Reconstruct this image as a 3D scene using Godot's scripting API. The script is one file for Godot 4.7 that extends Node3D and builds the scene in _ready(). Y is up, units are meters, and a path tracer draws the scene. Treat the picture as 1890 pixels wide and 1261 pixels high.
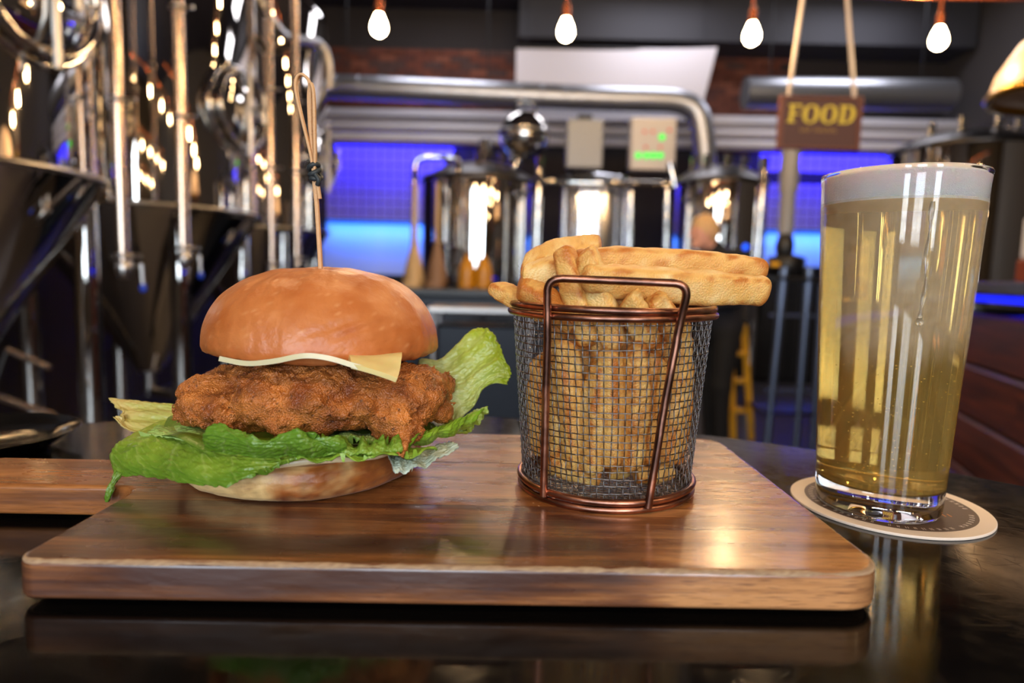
extends Node3D
# A chicken burger, a basket of chips and a glass of beer on a bar table in a small brewery.

const F := 1200.0            # focal length in pixels of the 1890 x 1261 frame
const TY := 1.05             # top of the bar table
const BY := TY + 0.0168      # top of the serving board
const CY := BY + 0.097       # height of the lens
var cam_basis := Basis(Vector3.RIGHT, -0.1) * Basis(Vector3.BACK, 0.023)
var taken := {}
var mats := {}
var rng := RandomNumberGenerator.new()

# ---------------------------------------------------------------- measuring
func ray(px: float, py: float) -> Vector3:
	return cam_basis * Vector3((px - 945.0) / F, -(py - 630.5) / F, -1.0)

func P(px: float, py: float, depth: float) -> Vector3:
	var r := ray(px, py)
	return Vector3(0, CY, 0) + r * (depth / -r.z)

func PY(px: float, py: float, y: float) -> Vector3:
	var r := ray(px, py)
	return Vector3(0, CY, 0) + r * ((y - CY) / r.y)

# ---------------------------------------------------------------- naming
func numbered(called: String) -> String:
	if not taken.has(called):
		taken[called] = 0
		return called
	taken[called] += 1
	return "%s_%03d" % [called, taken[called]]

func tag(o: Node3D, label := "", category := "", group := "", kind := "") -> Node3D:
	if label: o.set_meta("label", label)
	if category: o.set_meta("category", category)
	if group: o.set_meta("group", group)
	if kind: o.set_meta("kind", kind)
	return o

func thing(called: String, label: String, category: String, at := Vector3.ZERO, turn := 0.0, group := "") -> Node3D:
	var o := Node3D.new()
	o.name = numbered(called)
	add_child(o)
	o.position = at
	o.rotation.y = turn
	tag(o, label, category, group)
	return o

func obj(called: String, mesh: Mesh, m: Material, parent: Node = self) -> MeshInstance3D:
	var o := MeshInstance3D.new()
	o.mesh = mesh
	o.material_override = m
	if parent == self:
		o.name = numbered(called)
		add_child(o)
	else:
		o.name = called
		parent.add_child(o, true)
	return o

func struct(called: String, mesh: Mesh, m: Material, label: String) -> MeshInstance3D:
	var o := obj(called, mesh, m)
	tag(o, label, "", "", "structure")
	return o

# ---------------------------------------------------------------- mesh building (counter-clockwise faces, turned when committed)
class MB:
	var v := PackedVector3Array()
	var uv := PackedVector2Array()
	var col := PackedColorArray()
	var idx := PackedInt32Array()
	func p(a: Vector3, c := Color.WHITE, t := Vector2.ZERO) -> int:
		v.append(a); col.append(c); uv.append(t)
		return v.size() - 1
	func tri(a: int, b: int, c: int) -> void:
		idx.append(a); idx.append(b); idx.append(c)
	func quad(a: int, b: int, c: int, d: int) -> void:
		tri(a, b, c); tri(a, c, d)
	func face(pts: Array, c := Color.WHITE) -> void:
		var k := v.size()
		for q in pts: p(q, c)
		for i in range(1, pts.size() - 1): tri(k, k + i, k + i + 1)
	func mesh() -> ArrayMesh:
		var n := PackedVector3Array()
		n.resize(v.size())
		var out := PackedInt32Array()
		out.resize(idx.size())
		for i in range(0, idx.size(), 3):
			var a := idx[i]; var b := idx[i + 1]; var c := idx[i + 2]
			var f := (v[b] - v[a]).cross(v[c] - v[a])
			n[a] += f; n[b] += f; n[c] += f
			out[i] = a; out[i + 1] = c; out[i + 2] = b
		for i in n.size(): n[i] = n[i].normalized() if n[i].length_squared() > 1e-24 else Vector3.UP
		var arr := []
		arr.resize(Mesh.ARRAY_MAX)
		arr[Mesh.ARRAY_VERTEX] = v; arr[Mesh.ARRAY_NORMAL] = n; arr[Mesh.ARRAY_TEX_UV] = uv
		arr[Mesh.ARRAY_COLOR] = col; arr[Mesh.ARRAY_INDEX] = out
		var m := ArrayMesh.new()
		m.add_surface_from_arrays(Mesh.PRIMITIVE_TRIANGLES, arr)
		return m
	# a box with chamfered edges, centred on c, turned by b
	func box(c: Vector3, s: Vector3, bev := 0.0, b := Basis.IDENTITY) -> MB:
		var h := s * 0.5
		var e := minf(bev, minf(h.x, minf(h.y, h.z)) * 0.9)
		for ax in 3:
			for sg in [-1.0, 1.0]:
				var u := (ax + 1) % 3; var w := (ax + 2) % 3
				var q := []
				for st in [[-1, -1], [1, -1], [1, 1], [-1, 1]]:
					var t := Vector3.ZERO
					t[ax] = h[ax] * sg; t[u] = (h[u] - e) * st[0]; t[w] = (h[w] - e) * st[1]
					q.append(c + b * t)
				if sg < 0: q.reverse()
				face(q)
		if e > 0.0:
			for ax in 3:
				var u := (ax + 1) % 3; var w := (ax + 2) % 3
				for su in [-1.0, 1.0]:
					for sw in [-1.0, 1.0]:
						var q := []
						for st in [[-1, 0], [1, 0], [1, 1], [-1, 1]]:
							var t := Vector3.ZERO
							t[ax] = (h[ax] - e) * st[0]
							t[u] = (h[u] - (0.0 if st[1] == 0 else e)) * su
							t[w] = (h[w] - (e if st[1] == 0 else 0.0)) * sw
							q.append(c + b * t)
						if su * sw < 0: q.reverse()
						face(q)
			for sx in [-1.0, 1.0]:
				for sy in [-1.0, 1.0]:
					for sz in [-1.0, 1.0]:
						var q := [c + b * Vector3(h.x * sx, (h.y - e) * sy, (h.z - e) * sz), c + b * Vector3((h.x - e) * sx, h.y * sy, (h.z - e) * sz), c + b * Vector3((h.x - e) * sx, (h.y - e) * sy, h.z * sz)]
						if sx * sy * sz < 0: q.reverse()
						face(q)
		return self
	# profile of Vector2(radius, height) from the bottom up the outside; a repeated point makes a crease
	func lathe(prof: Array, seg := 48, c := Vector3.ZERO, b := Basis.IDENTITY, tint := Color.WHITE) -> MB:
		var k := v.size()
		for i in prof.size():
			var q: Vector2 = prof[i]
			for j in seg + 1:
				var a := TAU * j / seg
				p(c + b * Vector3(cos(a) * q.x, q.y, -sin(a) * q.x), tint, Vector2(float(j) / seg, float(i) / (prof.size() - 1)))
		var w := seg + 1
		for i in prof.size() - 1:
			if prof[i].is_equal_approx(prof[i + 1]): continue
			for j in seg:
				var o := k + i * w + j
				if prof[i].x < 1e-7: tri(o, o + w + 1, o + w)
				elif prof[i + 1].x < 1e-7: tri(o, o + 1, o + w)
				else: quad(o, o + 1, o + w + 1, o + w)
		# weld the seam's normals by sharing the first column
		for i in range(idx.size()):
			var q := idx[i]
			if q >= k and (q - k) % w == seg and (q - k) / w < prof.size(): idx[i] = q - seg
		return self
	func tube(pts: Array, rad, sides := 8, closed := false, caps := true) -> MB:
		var n := pts.size()
		var k := v.size()
		var up := Vector3.ZERO
		for i in n:
			var t: Vector3
			if closed: t = pts[(i + 1) % n] - pts[(i - 1 + n) % n]
			else: t = pts[mini(i + 1, n - 1)] - pts[maxi(i - 1, 0)]
			t = t.normalized()
			if up == Vector3.ZERO: up = t.cross(Vector3.RIGHT if absf(t.x) < 0.8 else Vector3.UP).normalized()
			up = (up - t * up.dot(t)).normalized()
			var sd := t.cross(up)
			var r: float = rad[i] if rad is Array else rad
			for j in sides:
				var a := TAU * j / sides
				p(pts[i] + (up * cos(a) + sd * sin(a)) * r, Color.WHITE, Vector2(float(j) / sides, float(i) / n))
		for i in (n if closed else n - 1):
			for j in sides:
				var j2 := (j + 1) % sides
				var i2 := (i + 1) % n
				quad(k + i * sides + j, k + i * sides + j2, k + i2 * sides + j2, k + i2 * sides + j)
		if caps and not closed:
			var a0 := []; var a1 := []
			for j in sides:
				a0.append(v[k + sides - 1 - j]); a1.append(v[k + (n - 1) * sides + j])
			face(a0); face(a1)
		return self
	func ring(c: Vector3, R: float, r: float, seg := 48, sides := 8, b := Basis.IDENTITY) -> MB:
		var q := []
		for i in seg:
			var a := TAU * i / seg
			q.append(c + b * Vector3(cos(a) * R, 0, sin(a) * R))
		return tube(q, r, sides, true)
	func rod(a: Vector3, b: Vector3, r: float, sides := 12) -> MB:
		return tube([a, b], r, sides)
	func ball(c: Vector3, r: Vector3, seg := 20, rows := 12) -> MB:
		var q := []
		for i in rows + 1:
			var a := -PI / 2 + PI * i / rows
			q.append(Vector2(maxf(cos(a), 0.0) if i > 0 and i < rows else 0.0, sin(a)))
		return lathe(q, seg, c, Basis.from_scale(r))

func catmull(q: Array, t: float):
	var n := q.size()
	var f := clampf(t, 0.0, 1.0) * (n - 1)
	var i := mini(int(f), n - 2)
	var u := f - i
	var b = q[i]; var c = q[i + 1]
	var a = q[i - 1] if i > 0 else b + (b - c)
	var d = q[i + 2] if i + 2 < n else c + (c - b)
	return 0.5 * (2.0 * b + (c - a) * u + (2.0 * a - 5.0 * b + 4.0 * c - d) * u * u + (3.0 * b - a - 3.0 * c + d) * u * u * u)

func smooth_path(q: Array, steps: int) -> Array:
	var out := []
	for i in steps + 1: out.append(catmull(q, float(i) / steps))
	return out

func rounded_path(q: Array, r: float, n := 6) -> Array:   # a polyline whose corners are rounded
	var out := [q[0]]
	for i in range(1, q.size() - 1):
		var a: Vector3 = q[i] + (q[i - 1] - q[i]).normalized() * minf(r, (q[i - 1] - q[i]).length() * 0.48)
		var b: Vector3 = q[i] + (q[i + 1] - q[i]).normalized() * minf(r, (q[i + 1] - q[i]).length() * 0.48)
		for k in n + 1:
			var t := float(k) / n
			out.append(a.lerp(q[i], t).lerp(q[i].lerp(b, t), t))
	out.append(q[-1])
	return out

# surface nets over a signed distance; blocks far from the surface are skipped
func nets(lo: Vector3, hi: Vector3, cell: float, f: Callable, slack: float, paint: Callable) -> ArrayMesh:
	var nx := int((hi.x - lo.x) / cell) + 2; var ny := int((hi.y - lo.y) / cell) + 2; var nz := int((hi.z - lo.z) / cell) + 2
	nx = (nx / 4 + 1) * 4 + 1; ny = (ny / 4 + 1) * 4 + 1; nz = (nz / 4 + 1) * 4 + 1
	var g := PackedFloat32Array(); g.resize(nx * ny * nz)
	var done := PackedByteArray(); done.resize(nx * ny * nz)
	var sy := nx; var sz := nx * ny
	var active := []
	for bz in range(0, nz - 1, 4):
		for by in range(0, ny - 1, 4):
			for bx in range(0, nx - 1, 4):
				var d: float = f.call(lo + Vector3(bx + 2, by + 2, bz + 2) * cell)
				var far := absf(d) > cell * 3.9 + slack
				if not far: active.append(Vector3i(bx, by, bz))
				for z in range(bz, bz + 5):
					for y in range(by, by + 5):
						for x in range(bx, bx + 5):
							var k := x + y * sy + z * sz
							if done[k]: continue
							if far: g[k] = d
							else:
								g[k] = f.call(lo + Vector3(x, y, z) * cell)
								done[k] = 1
	var mb := MB.new()
	var at := {}
	for blk in active:
		for z in range(blk.z, blk.z + 4):
			for y in range(blk.y, blk.y + 4):
				for x in range(blk.x, blk.x + 4):
					var k: int = x + y * sy + z * sz
					var c := [g[k], g[k + 1], g[k + sy], g[k + sy + 1], g[k + sz], g[k + sz + 1], g[k + sz + sy], g[k + sz + sy + 1]]
					var s := 0
					for q in 8: s += 1 if c[q] < 0.0 else 0
					if s == 0 or s == 8: continue
					var sum := Vector3.ZERO; var cnt := 0
					for q in 8:
						for b in [1, 2, 4]:
							if q & b: continue
							var o: int = q | b
							if (c[q] < 0.0) != (c[o] < 0.0):
								var t: float = c[q] / (c[q] - c[o])
								var pa := Vector3(q & 1, (q >> 1) & 1, (q >> 2) & 1)
								var pb := Vector3(o & 1, (o >> 1) & 1, (o >> 2) & 1)
								sum += pa.lerp(pb, t); cnt += 1
					var w := lo + (Vector3(x, y, z) + sum / cnt) * cell
					at[k] = mb.p(w, paint.call(w))
	for k in at:
		var x: int = k % nx
		var y: int = (k / nx) % ny
		var z: int = k / sz
		if y > 0 and z > 0 and (g[k] < 0.0) != (g[k + 1] < 0.0): net_quad(mb, at, [k - sy - sz, k - sz, k, k - sy], g[k] < 0.0)
		if x > 0 and z > 0 and (g[k] < 0.0) != (g[k + sy] < 0.0): net_quad(mb, at, [k - sz - 1, k - 1, k, k - sz], g[k] < 0.0)
		if x > 0 and y > 0 and (g[k] < 0.0) != (g[k + sz] < 0.0): net_quad(mb, at, [k - 1 - sy, k - sy, k, k - 1], g[k] < 0.0)
	return mb.mesh()

func net_quad(mb: MB, at: Dictionary, q: Array, inside: bool) -> void:
	for k in q:
		if not at.has(k): return
	if inside: mb.quad(at[q[0]], at[q[1]], at[q[2]], at[q[3]])
	else: mb.quad(at[q[3]], at[q[2]], at[q[1]], at[q[0]])

func smin(a: float, b: float, k: float) -> float:
	var h := clampf(0.5 + 0.5 * (b - a) / k, 0.0, 1.0)
	return lerpf(b, a, h) - k * h * (1.0 - h)

func capsule(p: Vector3, a: Vector3, b: Vector3, ra: float, rb: float) -> float:
	var ab := b - a
	var t := clampf((p - a).dot(ab) / ab.length_squared(), 0.0, 1.0)
	return p.distance_to(a + ab * t) - lerpf(ra, rb, t)

# ---------------------------------------------------------------- materials
func srgb(r: int, g: int, b: int) -> Color:
	return Color(r / 255.0, g / 255.0, b / 255.0)

func lin(r: int, g: int, b: int) -> Color:
	return srgb(r, g, b).srgb_to_linear()

func mat(called: String, c: Color, rough := 0.6, metal := 0.0) -> StandardMaterial3D:
	if mats.has(called): return mats[called]
	var m := StandardMaterial3D.new()
	m.resource_name = called
	m.albedo_color = c
	m.roughness = rough
	m.metallic = metal
	mats[called] = m
	return m

func noise(freq: float, sd: int, type := FastNoiseLite.TYPE_SIMPLEX_SMOOTH, oct := 3) -> FastNoiseLite:
	var n := FastNoiseLite.new()
	n.noise_type = type
	n.frequency = freq
	n.seed = sd
	n.fractal_octaves = oct
	if oct <= 1: n.fractal_type = FastNoiseLite.FRACTAL_NONE
	return n

func tex(im: Image) -> ImageTexture:
	return ImageTexture.create_from_image(im)

func noise_tex(freq: float, sd: int, w := 512, lo := 0.0, hi := 1.0, oct := 4) -> ImageTexture:
	var im := noise(freq, sd, FastNoiseLite.TYPE_SIMPLEX_SMOOTH, oct).get_seamless_image(w, w)
	im.convert(Image.FORMAT_L8)
	var d := im.get_data()
	for i in d.size(): d[i] = int(clampf(lerpf(lo, hi, d[i] / 255.0), 0.0, 1.0) * 255.0)
	return tex(Image.create_from_data(w, w, false, Image.FORMAT_L8, d))

func tri(m: StandardMaterial3D, s: Vector3, world := false) -> StandardMaterial3D:
	m.uv1_triplanar = true
	m.uv1_world_triplanar = world
	m.uv1_scale = s
	return m

func bump(m: StandardMaterial3D, t: Texture2D, cm: float) -> StandardMaterial3D:
	m.heightmap_enabled = true
	m.heightmap_texture = t
	m.heightmap_scale = cm
	return m

func emit(called: String, c: Color, e: float) -> StandardMaterial3D:
	if mats.has(called): return mats[called]
	var m := mat(called, c * 0.5, 0.5)
	m.emission_enabled = true
	m.emission = c
	m.emission_energy_multiplier = e
	return m

func painted(called: String, rough := 0.6) -> StandardMaterial3D:
	var m := mat(called, Color.WHITE, rough)
	m.vertex_color_use_as_albedo = true
	return m

# wood grain running along u: a palette from dark to light, streaks, pores and a few dark figure bands
func wood_tex(sd: int, dark: Color, mid: Color, light: Color, flecks: float, sap := -1.0) -> ImageTexture:
	var w := 1024; var h := 384
	var a := noise(0.010, sd, FastNoiseLite.TYPE_SIMPLEX_SMOOTH, 4)
	var b := noise(0.05, sd + 1, FastNoiseLite.TYPE_SIMPLEX_SMOOTH, 3)
	var c := noise(0.16, sd + 2, FastNoiseLite.TYPE_SIMPLEX_SMOOTH, 2)
	var d := PackedByteArray(); d.resize(w * h * 3)
	for y in h:
		for x in w:
			var t := 0.5 + 0.75 * a.get_noise_2d(x * 0.16 + 9.0 * b.get_noise_2d(x * 0.05, y * 0.3), y * 1.5)
			t += 0.22 * b.get_noise_2d(x * 0.09, y * 2.4)
			if sap > 0.0: t += lerpf(-0.34, 0.40, smoothstep(-0.05, 0.05, x / float(w) - sap - (y / float(h) - 0.5) * 0.12 + 0.05 * b.get_noise_2d(x * 0.06, y * 0.5)))
			var pore := c.get_noise_2d(x * 0.12, y * 2.2)
			var k := mid.lerp(light, clampf(t * 2.0 - 1.0, 0, 1)) if t > 0.5 else dark.lerp(mid, clampf(t * 2.0, 0, 1))
			if pore > 0.25: k = k.lerp(dark, minf((pore - 0.25) * 2.2, 1.0) * flecks)
			var o := (y * w + x) * 3
			d[o] = int(k.r * 255); d[o + 1] = int(k.g * 255); d[o + 2] = int(k.b * 255)
	return tex(Image.create_from_data(w, h, false, Image.FORMAT_RGB8, d))

func make_materials() -> void:
	var fine := noise_tex(0.03, 5, 512)
	var grit := noise_tex(0.09, 6, 512)
	mats["fine"] = fine; mats["grit"] = grit
	var steel := mat("steel", srgb(212, 206, 198), 0.03, 1.0)
	steel.roughness_texture = null
	mat("brushed", srgb(190, 186, 182), 0.28, 1.0)
	mat("galvanised", srgb(180, 182, 188), 0.38, 0.9)
	mat("copper", srgb(205, 120, 80), 0.25, 1.0)
	mat("black_steel", srgb(22, 22, 25), 0.4, 0.3)
	mat("black_plastic", srgb(14, 14, 16), 0.45)
	mat("rubber", srgb(12, 12, 12), 0.7)
	mat("white_board", srgb(205, 200, 205), 0.6)
	mat("pipe_white", srgb(205, 200, 204), 0.45)
	mat("grey_box", srgb(140, 140, 142), 0.4, 0.5)
	mat("blue_cap", srgb(30, 70, 200), 0.4)
	mat("yellow", srgb(225, 165, 25), 0.5)
	mat("ink", srgb(12, 12, 14), 0.6)

# ---------------------------------------------------------------- scene
func _ready() -> void:
	rng.seed = 7
	var cam := Camera3D.new()
	cam.name = "camera"
	add_child(cam)
	cam.position = Vector3(0, CY, 0)
	cam.basis = cam_basis
	var lens := CameraAttributesPhysical.new()
	lens.frustum_focal_length = 24.0 * F / 1261.0
	lens.frustum_focus_distance = 0.29
	lens.exposure_aperture = 6.3
	lens.frustum_near = 0.02
	lens.frustum_far = 60.0
	cam.attributes = lens
	cam.current = true
	var we := WorldEnvironment.new()
	we.name = "environment"
	var env := Environment.new()
	env.background_mode = Environment.BG_COLOR
	env.background_color = Color(0.0, 0.0, 0.0)
	env.tonemap_mode = Environment.TONE_MAPPER_LINEAR
	env.tonemap_exposure = 1.0
	env.sdfgi_enabled = true
	env.ssao_enabled = true
	env.ssil_enabled = true
	we.environment = env
	add_child(we)
	make_materials()
	windows()
	room()
	table()
	board()
	burger()
	basket()
	beer()
	pendants()
	fermenters()
	brewhouse()
	far_wall()
	bar()
	middle()
	person()

func area(called: String, at: Vector3, size: Vector2, c: Color, e: float, b: Basis) -> void:
	var l := AreaLight3D.new()
	l.name = called
	l.area_size = size
	l.light_color = c
	l.light_energy = e
	l.shadow_enabled = true
	l.area_range = 30.0
	l.transform = Transform3D(b, at)
	add_child(l)

const WINDOWS := [[-2.2, 0.8], [-0.45, 1.1], [1.7, 0.8]]
const WIN_Y := Vector2(1.0, 3.3)

func windows() -> void:
	for w in WINDOWS:
		area("window_light", Vector3(w[0], (WIN_Y.x + WIN_Y.y) / 2, 4.9), Vector2(w[1], WIN_Y.y - WIN_Y.x), Color(0.88, 0.94, 1.0), 8.4, Basis.IDENTITY)

	for x in [-0.9, 1.6, 3.9]:
		area("panel_light", Vector3(x, 4.43, -7.3), Vector2(1.2, 0.6), Color(0.95, 0.95, 1.0), 1.9, Basis(Vector3.RIGHT, -PI / 2))

func slab(called: String, a: Vector3, b: Vector3, m: Material, label: String) -> MeshInstance3D:
	var c := (a + b) / 2
	var o := struct(called, MB.new().box(Vector3.ZERO, (b - a).abs()).mesh(), m, label)
	o.position = c
	return o

func room() -> void:
	var fl := tri(mat("floor", srgb(62, 58, 60), 0.35), Vector3(0.8, 0.8, 0.8), true)
	bump(fl, mats["fine"], 0.1)
	slab("floor", Vector3(-3.6, -0.15, 5.3), Vector3(5.6, 0, -9.1), fl, "dark grey sealed concrete floor")
	var dark := mat("ceiling", srgb(26, 24, 42), 0.8)
	slab("ceiling", Vector3(-3.6, 4.5, 5.3), Vector3(5.6, 4.65, -9.1), dark, "black painted ceiling")
	var plaster := mat("plaster", srgb(64, 60, 60), 0.8)
	slab("wall_left", Vector3(-3.6, 0, 5.3), Vector3(-3.45, 4.5, -9.1), mat("brown_wall", srgb(46, 32, 22), 0.8), "dark brown wall behind the tanks")
	slab("wall_right", Vector3(5.45, 0, 5.3), Vector3(5.6, 4.5, -9.1), plaster, "dark plaster wall beyond the bar")
	slab("trim_1", Vector3(0.0, 3.98, -8.0), Vector3(5.4, 4.5, -8.58), mat("bulkhead", srgb(52, 52, 58), 0.7), "dark grey bulkhead under the ceiling")
	for x in [-0.9, 1.6, 3.9]:
		var pl := thing("ceiling_light", "flat white panel light on the ceiling over the brew kettles", "light", Vector3(x, 4.5, -7.3), 0.0, "panel lights over the brew kettles")
		obj("frame", MB.new().box(Vector3(0, -0.02, 0), Vector3(1.26, 0.04, 0.66), 0.006).mesh(), mats["white_board"], pl)
		obj("diffuser", MB.new().box(Vector3(0, -0.043, 0), Vector3(1.2, 0.01, 0.6), 0.002).mesh(), emit("panel_glow", Color(0.95, 0.95, 1.0), 3.0), pl)
	# the wall behind the camera, with three tall windows
	var near := thing("wall_near", "", "", Vector3.ZERO)
	near.set_meta("kind", "structure"); near.set_meta("label", "dark wall with tall windows")
	var xs := [-3.6]
	for w in WINDOWS: xs += [w[0] - w[1] / 2, w[0] + w[1] / 2]
	xs.append(5.6)
	for i in range(0, xs.size(), 2):
		obj("wall_panel", MB.new().box(Vector3((xs[i] + xs[i + 1]) / 2, 2.25, 5.15), Vector3(xs[i + 1] - xs[i], 4.5, 0.3)).mesh(), plaster, near)
	for w in WINDOWS:
		obj("wall_panel", MB.new().box(Vector3(w[0], WIN_Y.x / 2, 5.15), Vector3(w[1], WIN_Y.x, 0.3)).mesh(), plaster, near)
		obj("wall_panel", MB.new().box(Vector3(w[0], (WIN_Y.y + 4.5) / 2, 5.15), Vector3(w[1], 4.5 - WIN_Y.y, 0.3)).mesh(), plaster, near)
	var glow := emit("window_glow", Color(0.86, 0.93, 1.0), 5.0)
	for i in WINDOWS.size():
		var w = WINDOWS[i]
		var g := struct("window_%d" % (i + 1), MB.new().box(Vector3(w[0], (WIN_Y.x + WIN_Y.y) / 2, 5.1), Vector3(w[1], WIN_Y.y - WIN_Y.x, 0.02)).mesh(), glow, "tall window full of daylight")
		var f := MB.new()
		for x in [-w[1] / 2 + 0.03, 0.0, w[1] / 2 - 0.03]: f.box(Vector3(w[0] + x, (WIN_Y.x + WIN_Y.y) / 2, 5.03), Vector3(0.06, WIN_Y.y - WIN_Y.x, 0.06), 0.005)
		for y in [WIN_Y.x + 0.03, 2.4, WIN_Y.y - 0.03]: f.box(Vector3(w[0], y, 5.03), Vector3(w[1], 0.06, 0.05), 0.005)
		obj("window_frame", f.mesh(), mats["black_steel"], g)

# ---------------------------------------------------------------- table and board
func rounded_rect(x0: float, x1: float, z0: float, z1: float, r: float, n := 10) -> PackedVector2Array:
	var out := PackedVector2Array()
	for c in [[x1 - r, z1 - r, 0.0], [x0 + r, z1 - r, PI / 2], [x0 + r, z0 + r, PI], [x1 - r, z0 + r, PI * 1.5]]:
		for i in n + 1:
			var a: float = c[2] + PI / 2 * i / n
			out.append(Vector2(c[0] + r * cos(a), c[1] + r * sin(a)))
	return out

func normals2(o: PackedVector2Array) -> PackedVector2Array:
	var out := PackedVector2Array()
	var n := o.size()
	var area2 := 0.0
	for i in n: area2 += o[i].cross(o[(i + 1) % n])
	var sg := 1.0 if area2 > 0.0 else -1.0
	for i in n:
		var a := (o[i] - o[(i - 1 + n) % n]).normalized()
		var b := (o[(i + 1) % n] - o[i]).normalized()
		out.append((Vector2(a.y, -a.x) + Vector2(b.y, -b.x)).normalized() * sg)
	return out

# a slab whose outline is o (x, z); the edge profile is a list of (inset, height); only the part with z in the band
func slab_mesh(o: PackedVector2Array, prof: Array, zlo := -1e9, zhi := 1e9) -> ArrayMesh:
	var q := PackedVector2Array()
	var n := o.size()
	for i in n:
		q.append(o[i])
		var cuts := []
		for zc in [zlo, zhi]:
			var a: float = o[i].y - zc; var b: float = o[(i + 1) % n].y - zc
			if a * b < 0.0: cuts.append(a / (a - b))
		cuts.sort()
		for t in cuts: q.append(o[i].lerp(o[(i + 1) % n], t))
	var nr := normals2(q)
	n = q.size()
	var mb := MB.new()
	var top := PackedVector2Array()
	var ins0: float = prof[0].x
	for i in n:
		if q[i].y < zlo - 1e-6 or q[i].y > zhi + 1e-6: continue
		var w: Vector2 = q[i] - nr[i] * ins0
		w.y = clampf(w.y, zlo, zhi)
		top.append(w)
	var w2 := prof.size()
	for i in n:
		var i2 := (i + 1) % n
		var mid := (q[i].y + q[i2].y) / 2
		if mid < zlo or mid > zhi: continue
		var k := mb.v.size()
		for e in [i, i2]:
			for pr in prof:
				var s: Vector2 = q[e] - nr[e] * pr.x
				mb.p(Vector3(s.x, pr.y, clampf(s.y, zlo, zhi)))
		for j in w2 - 1: mb.quad(k + j + 1, k + j, k + w2 + j, k + w2 + j + 1)
	# share vertices between neighbouring strips so that the edge is smooth
	var remap := {}
	for i in mb.idx.size():
		var key := mb.v[mb.idx[i]].snapped(Vector3.ONE * 1e-5)
		if not remap.has(key): remap[key] = mb.idx[i]
		mb.idx[i] = remap[key]
	var yt: float = prof[0].y; var yb: float = prof[-1].y
	var t := Geometry2D.triangulate_polygon(top)
	for sd in 2:
		var k := mb.v.size()
		for s in top: mb.p(Vector3(s.x, yt if sd == 0 else yb, s.y))
		for i in range(0, t.size(), 3):
			var a := top[t[i]]; var b := top[t[i + 1]]; var c := top[t[i + 2]]
			var up := (b - a).cross(c - a) < 0.0
			if up == (sd == 0): mb.tri(k + t[i], k + t[i + 1], k + t[i + 2])
			else: mb.tri(k + t[i], k + t[i + 2], k + t[i + 1])
	return mb.mesh()

func edge_profile(h: float, r: float, rb: float) -> Array:
	var out := []
	for i in 7:
		var a := PI / 2 * i / 6
		out.append(Vector2(r - r * sin(a), h - r + r * cos(a)))
	for i in 7:
		var a := PI / 2 * i / 6
		out.append(Vector2(rb - rb * cos(a), rb - rb * sin(a)))
	return out

func table() -> void:
	var t := thing("bar_table", "round black polished bar table with a finely scratched top", "table", Vector3(0, 0, 0))
	var m := tri(mat("table_top", srgb(9, 9, 10), 0.2), Vector3(7, 7, 7))
	m.roughness = 1.0
	m.roughness_texture = noise_tex(0.02, 31, 512, 0.07, 0.15)
	m.metallic_specular = 0.5
	# fine scratches in the lacquer
	var im := Image.create(1024, 1024, false, Image.FORMAT_L8)
	im.fill(Color(0.5, 0.5, 0.5))
	var d := im.get_data()
	var r := RandomNumberGenerator.new(); r.seed = 77
	for s in 700:
		var x := r.randf() * 1024; var y := r.randf() * 1024
		var a := r.randf() * TAU if r.randf() < 0.5 else r.randfn(0.3, 0.35)
		var len := r.randf_range(20, 130)
		var curve := r.randfn(0, 0.002)
		var val := r.randi_range(50, 110)
		for k in int(len):
			x += cos(a); y += sin(a); a += curve
			d[posmod(int(y), 1024) * 1024 + posmod(int(x), 1024)] = val
	bump(m, tex(Image.create_from_data(1024, 1024, false, Image.FORMAT_L8, d)), 0.004)
	var o := PackedVector2Array()
	for i in 128: o.append(Vector2(-0.075 + 0.525 * cos(TAU * i / 128), 0.525 * sin(TAU * i / 128)))
	var top := obj("table_top", slab_mesh(o, edge_profile(0.03, 0.004, 0.004)), m, t)
	top.position.y = TY - 0.03
	obj("column", MB.new().lathe([Vector2(0, 0.02), Vector2(0.05, 0.02), Vector2(0.05, 0.02), Vector2(0.05, TY - 0.03)], 32).mesh(), mats["black_steel"], t).position = Vector3(-0.075, 0, 0)
	obj("base_plate", MB.new().lathe([Vector2(0, 0), Vector2(0.26, 0), Vector2(0.26, 0), Vector2(0.26, 0.012), Vector2(0.24, 0.02), Vector2(0.0, 0.028)], 48).mesh(), mats["black_steel"], t).position = Vector3(-0.075, 0, 0)

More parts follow.
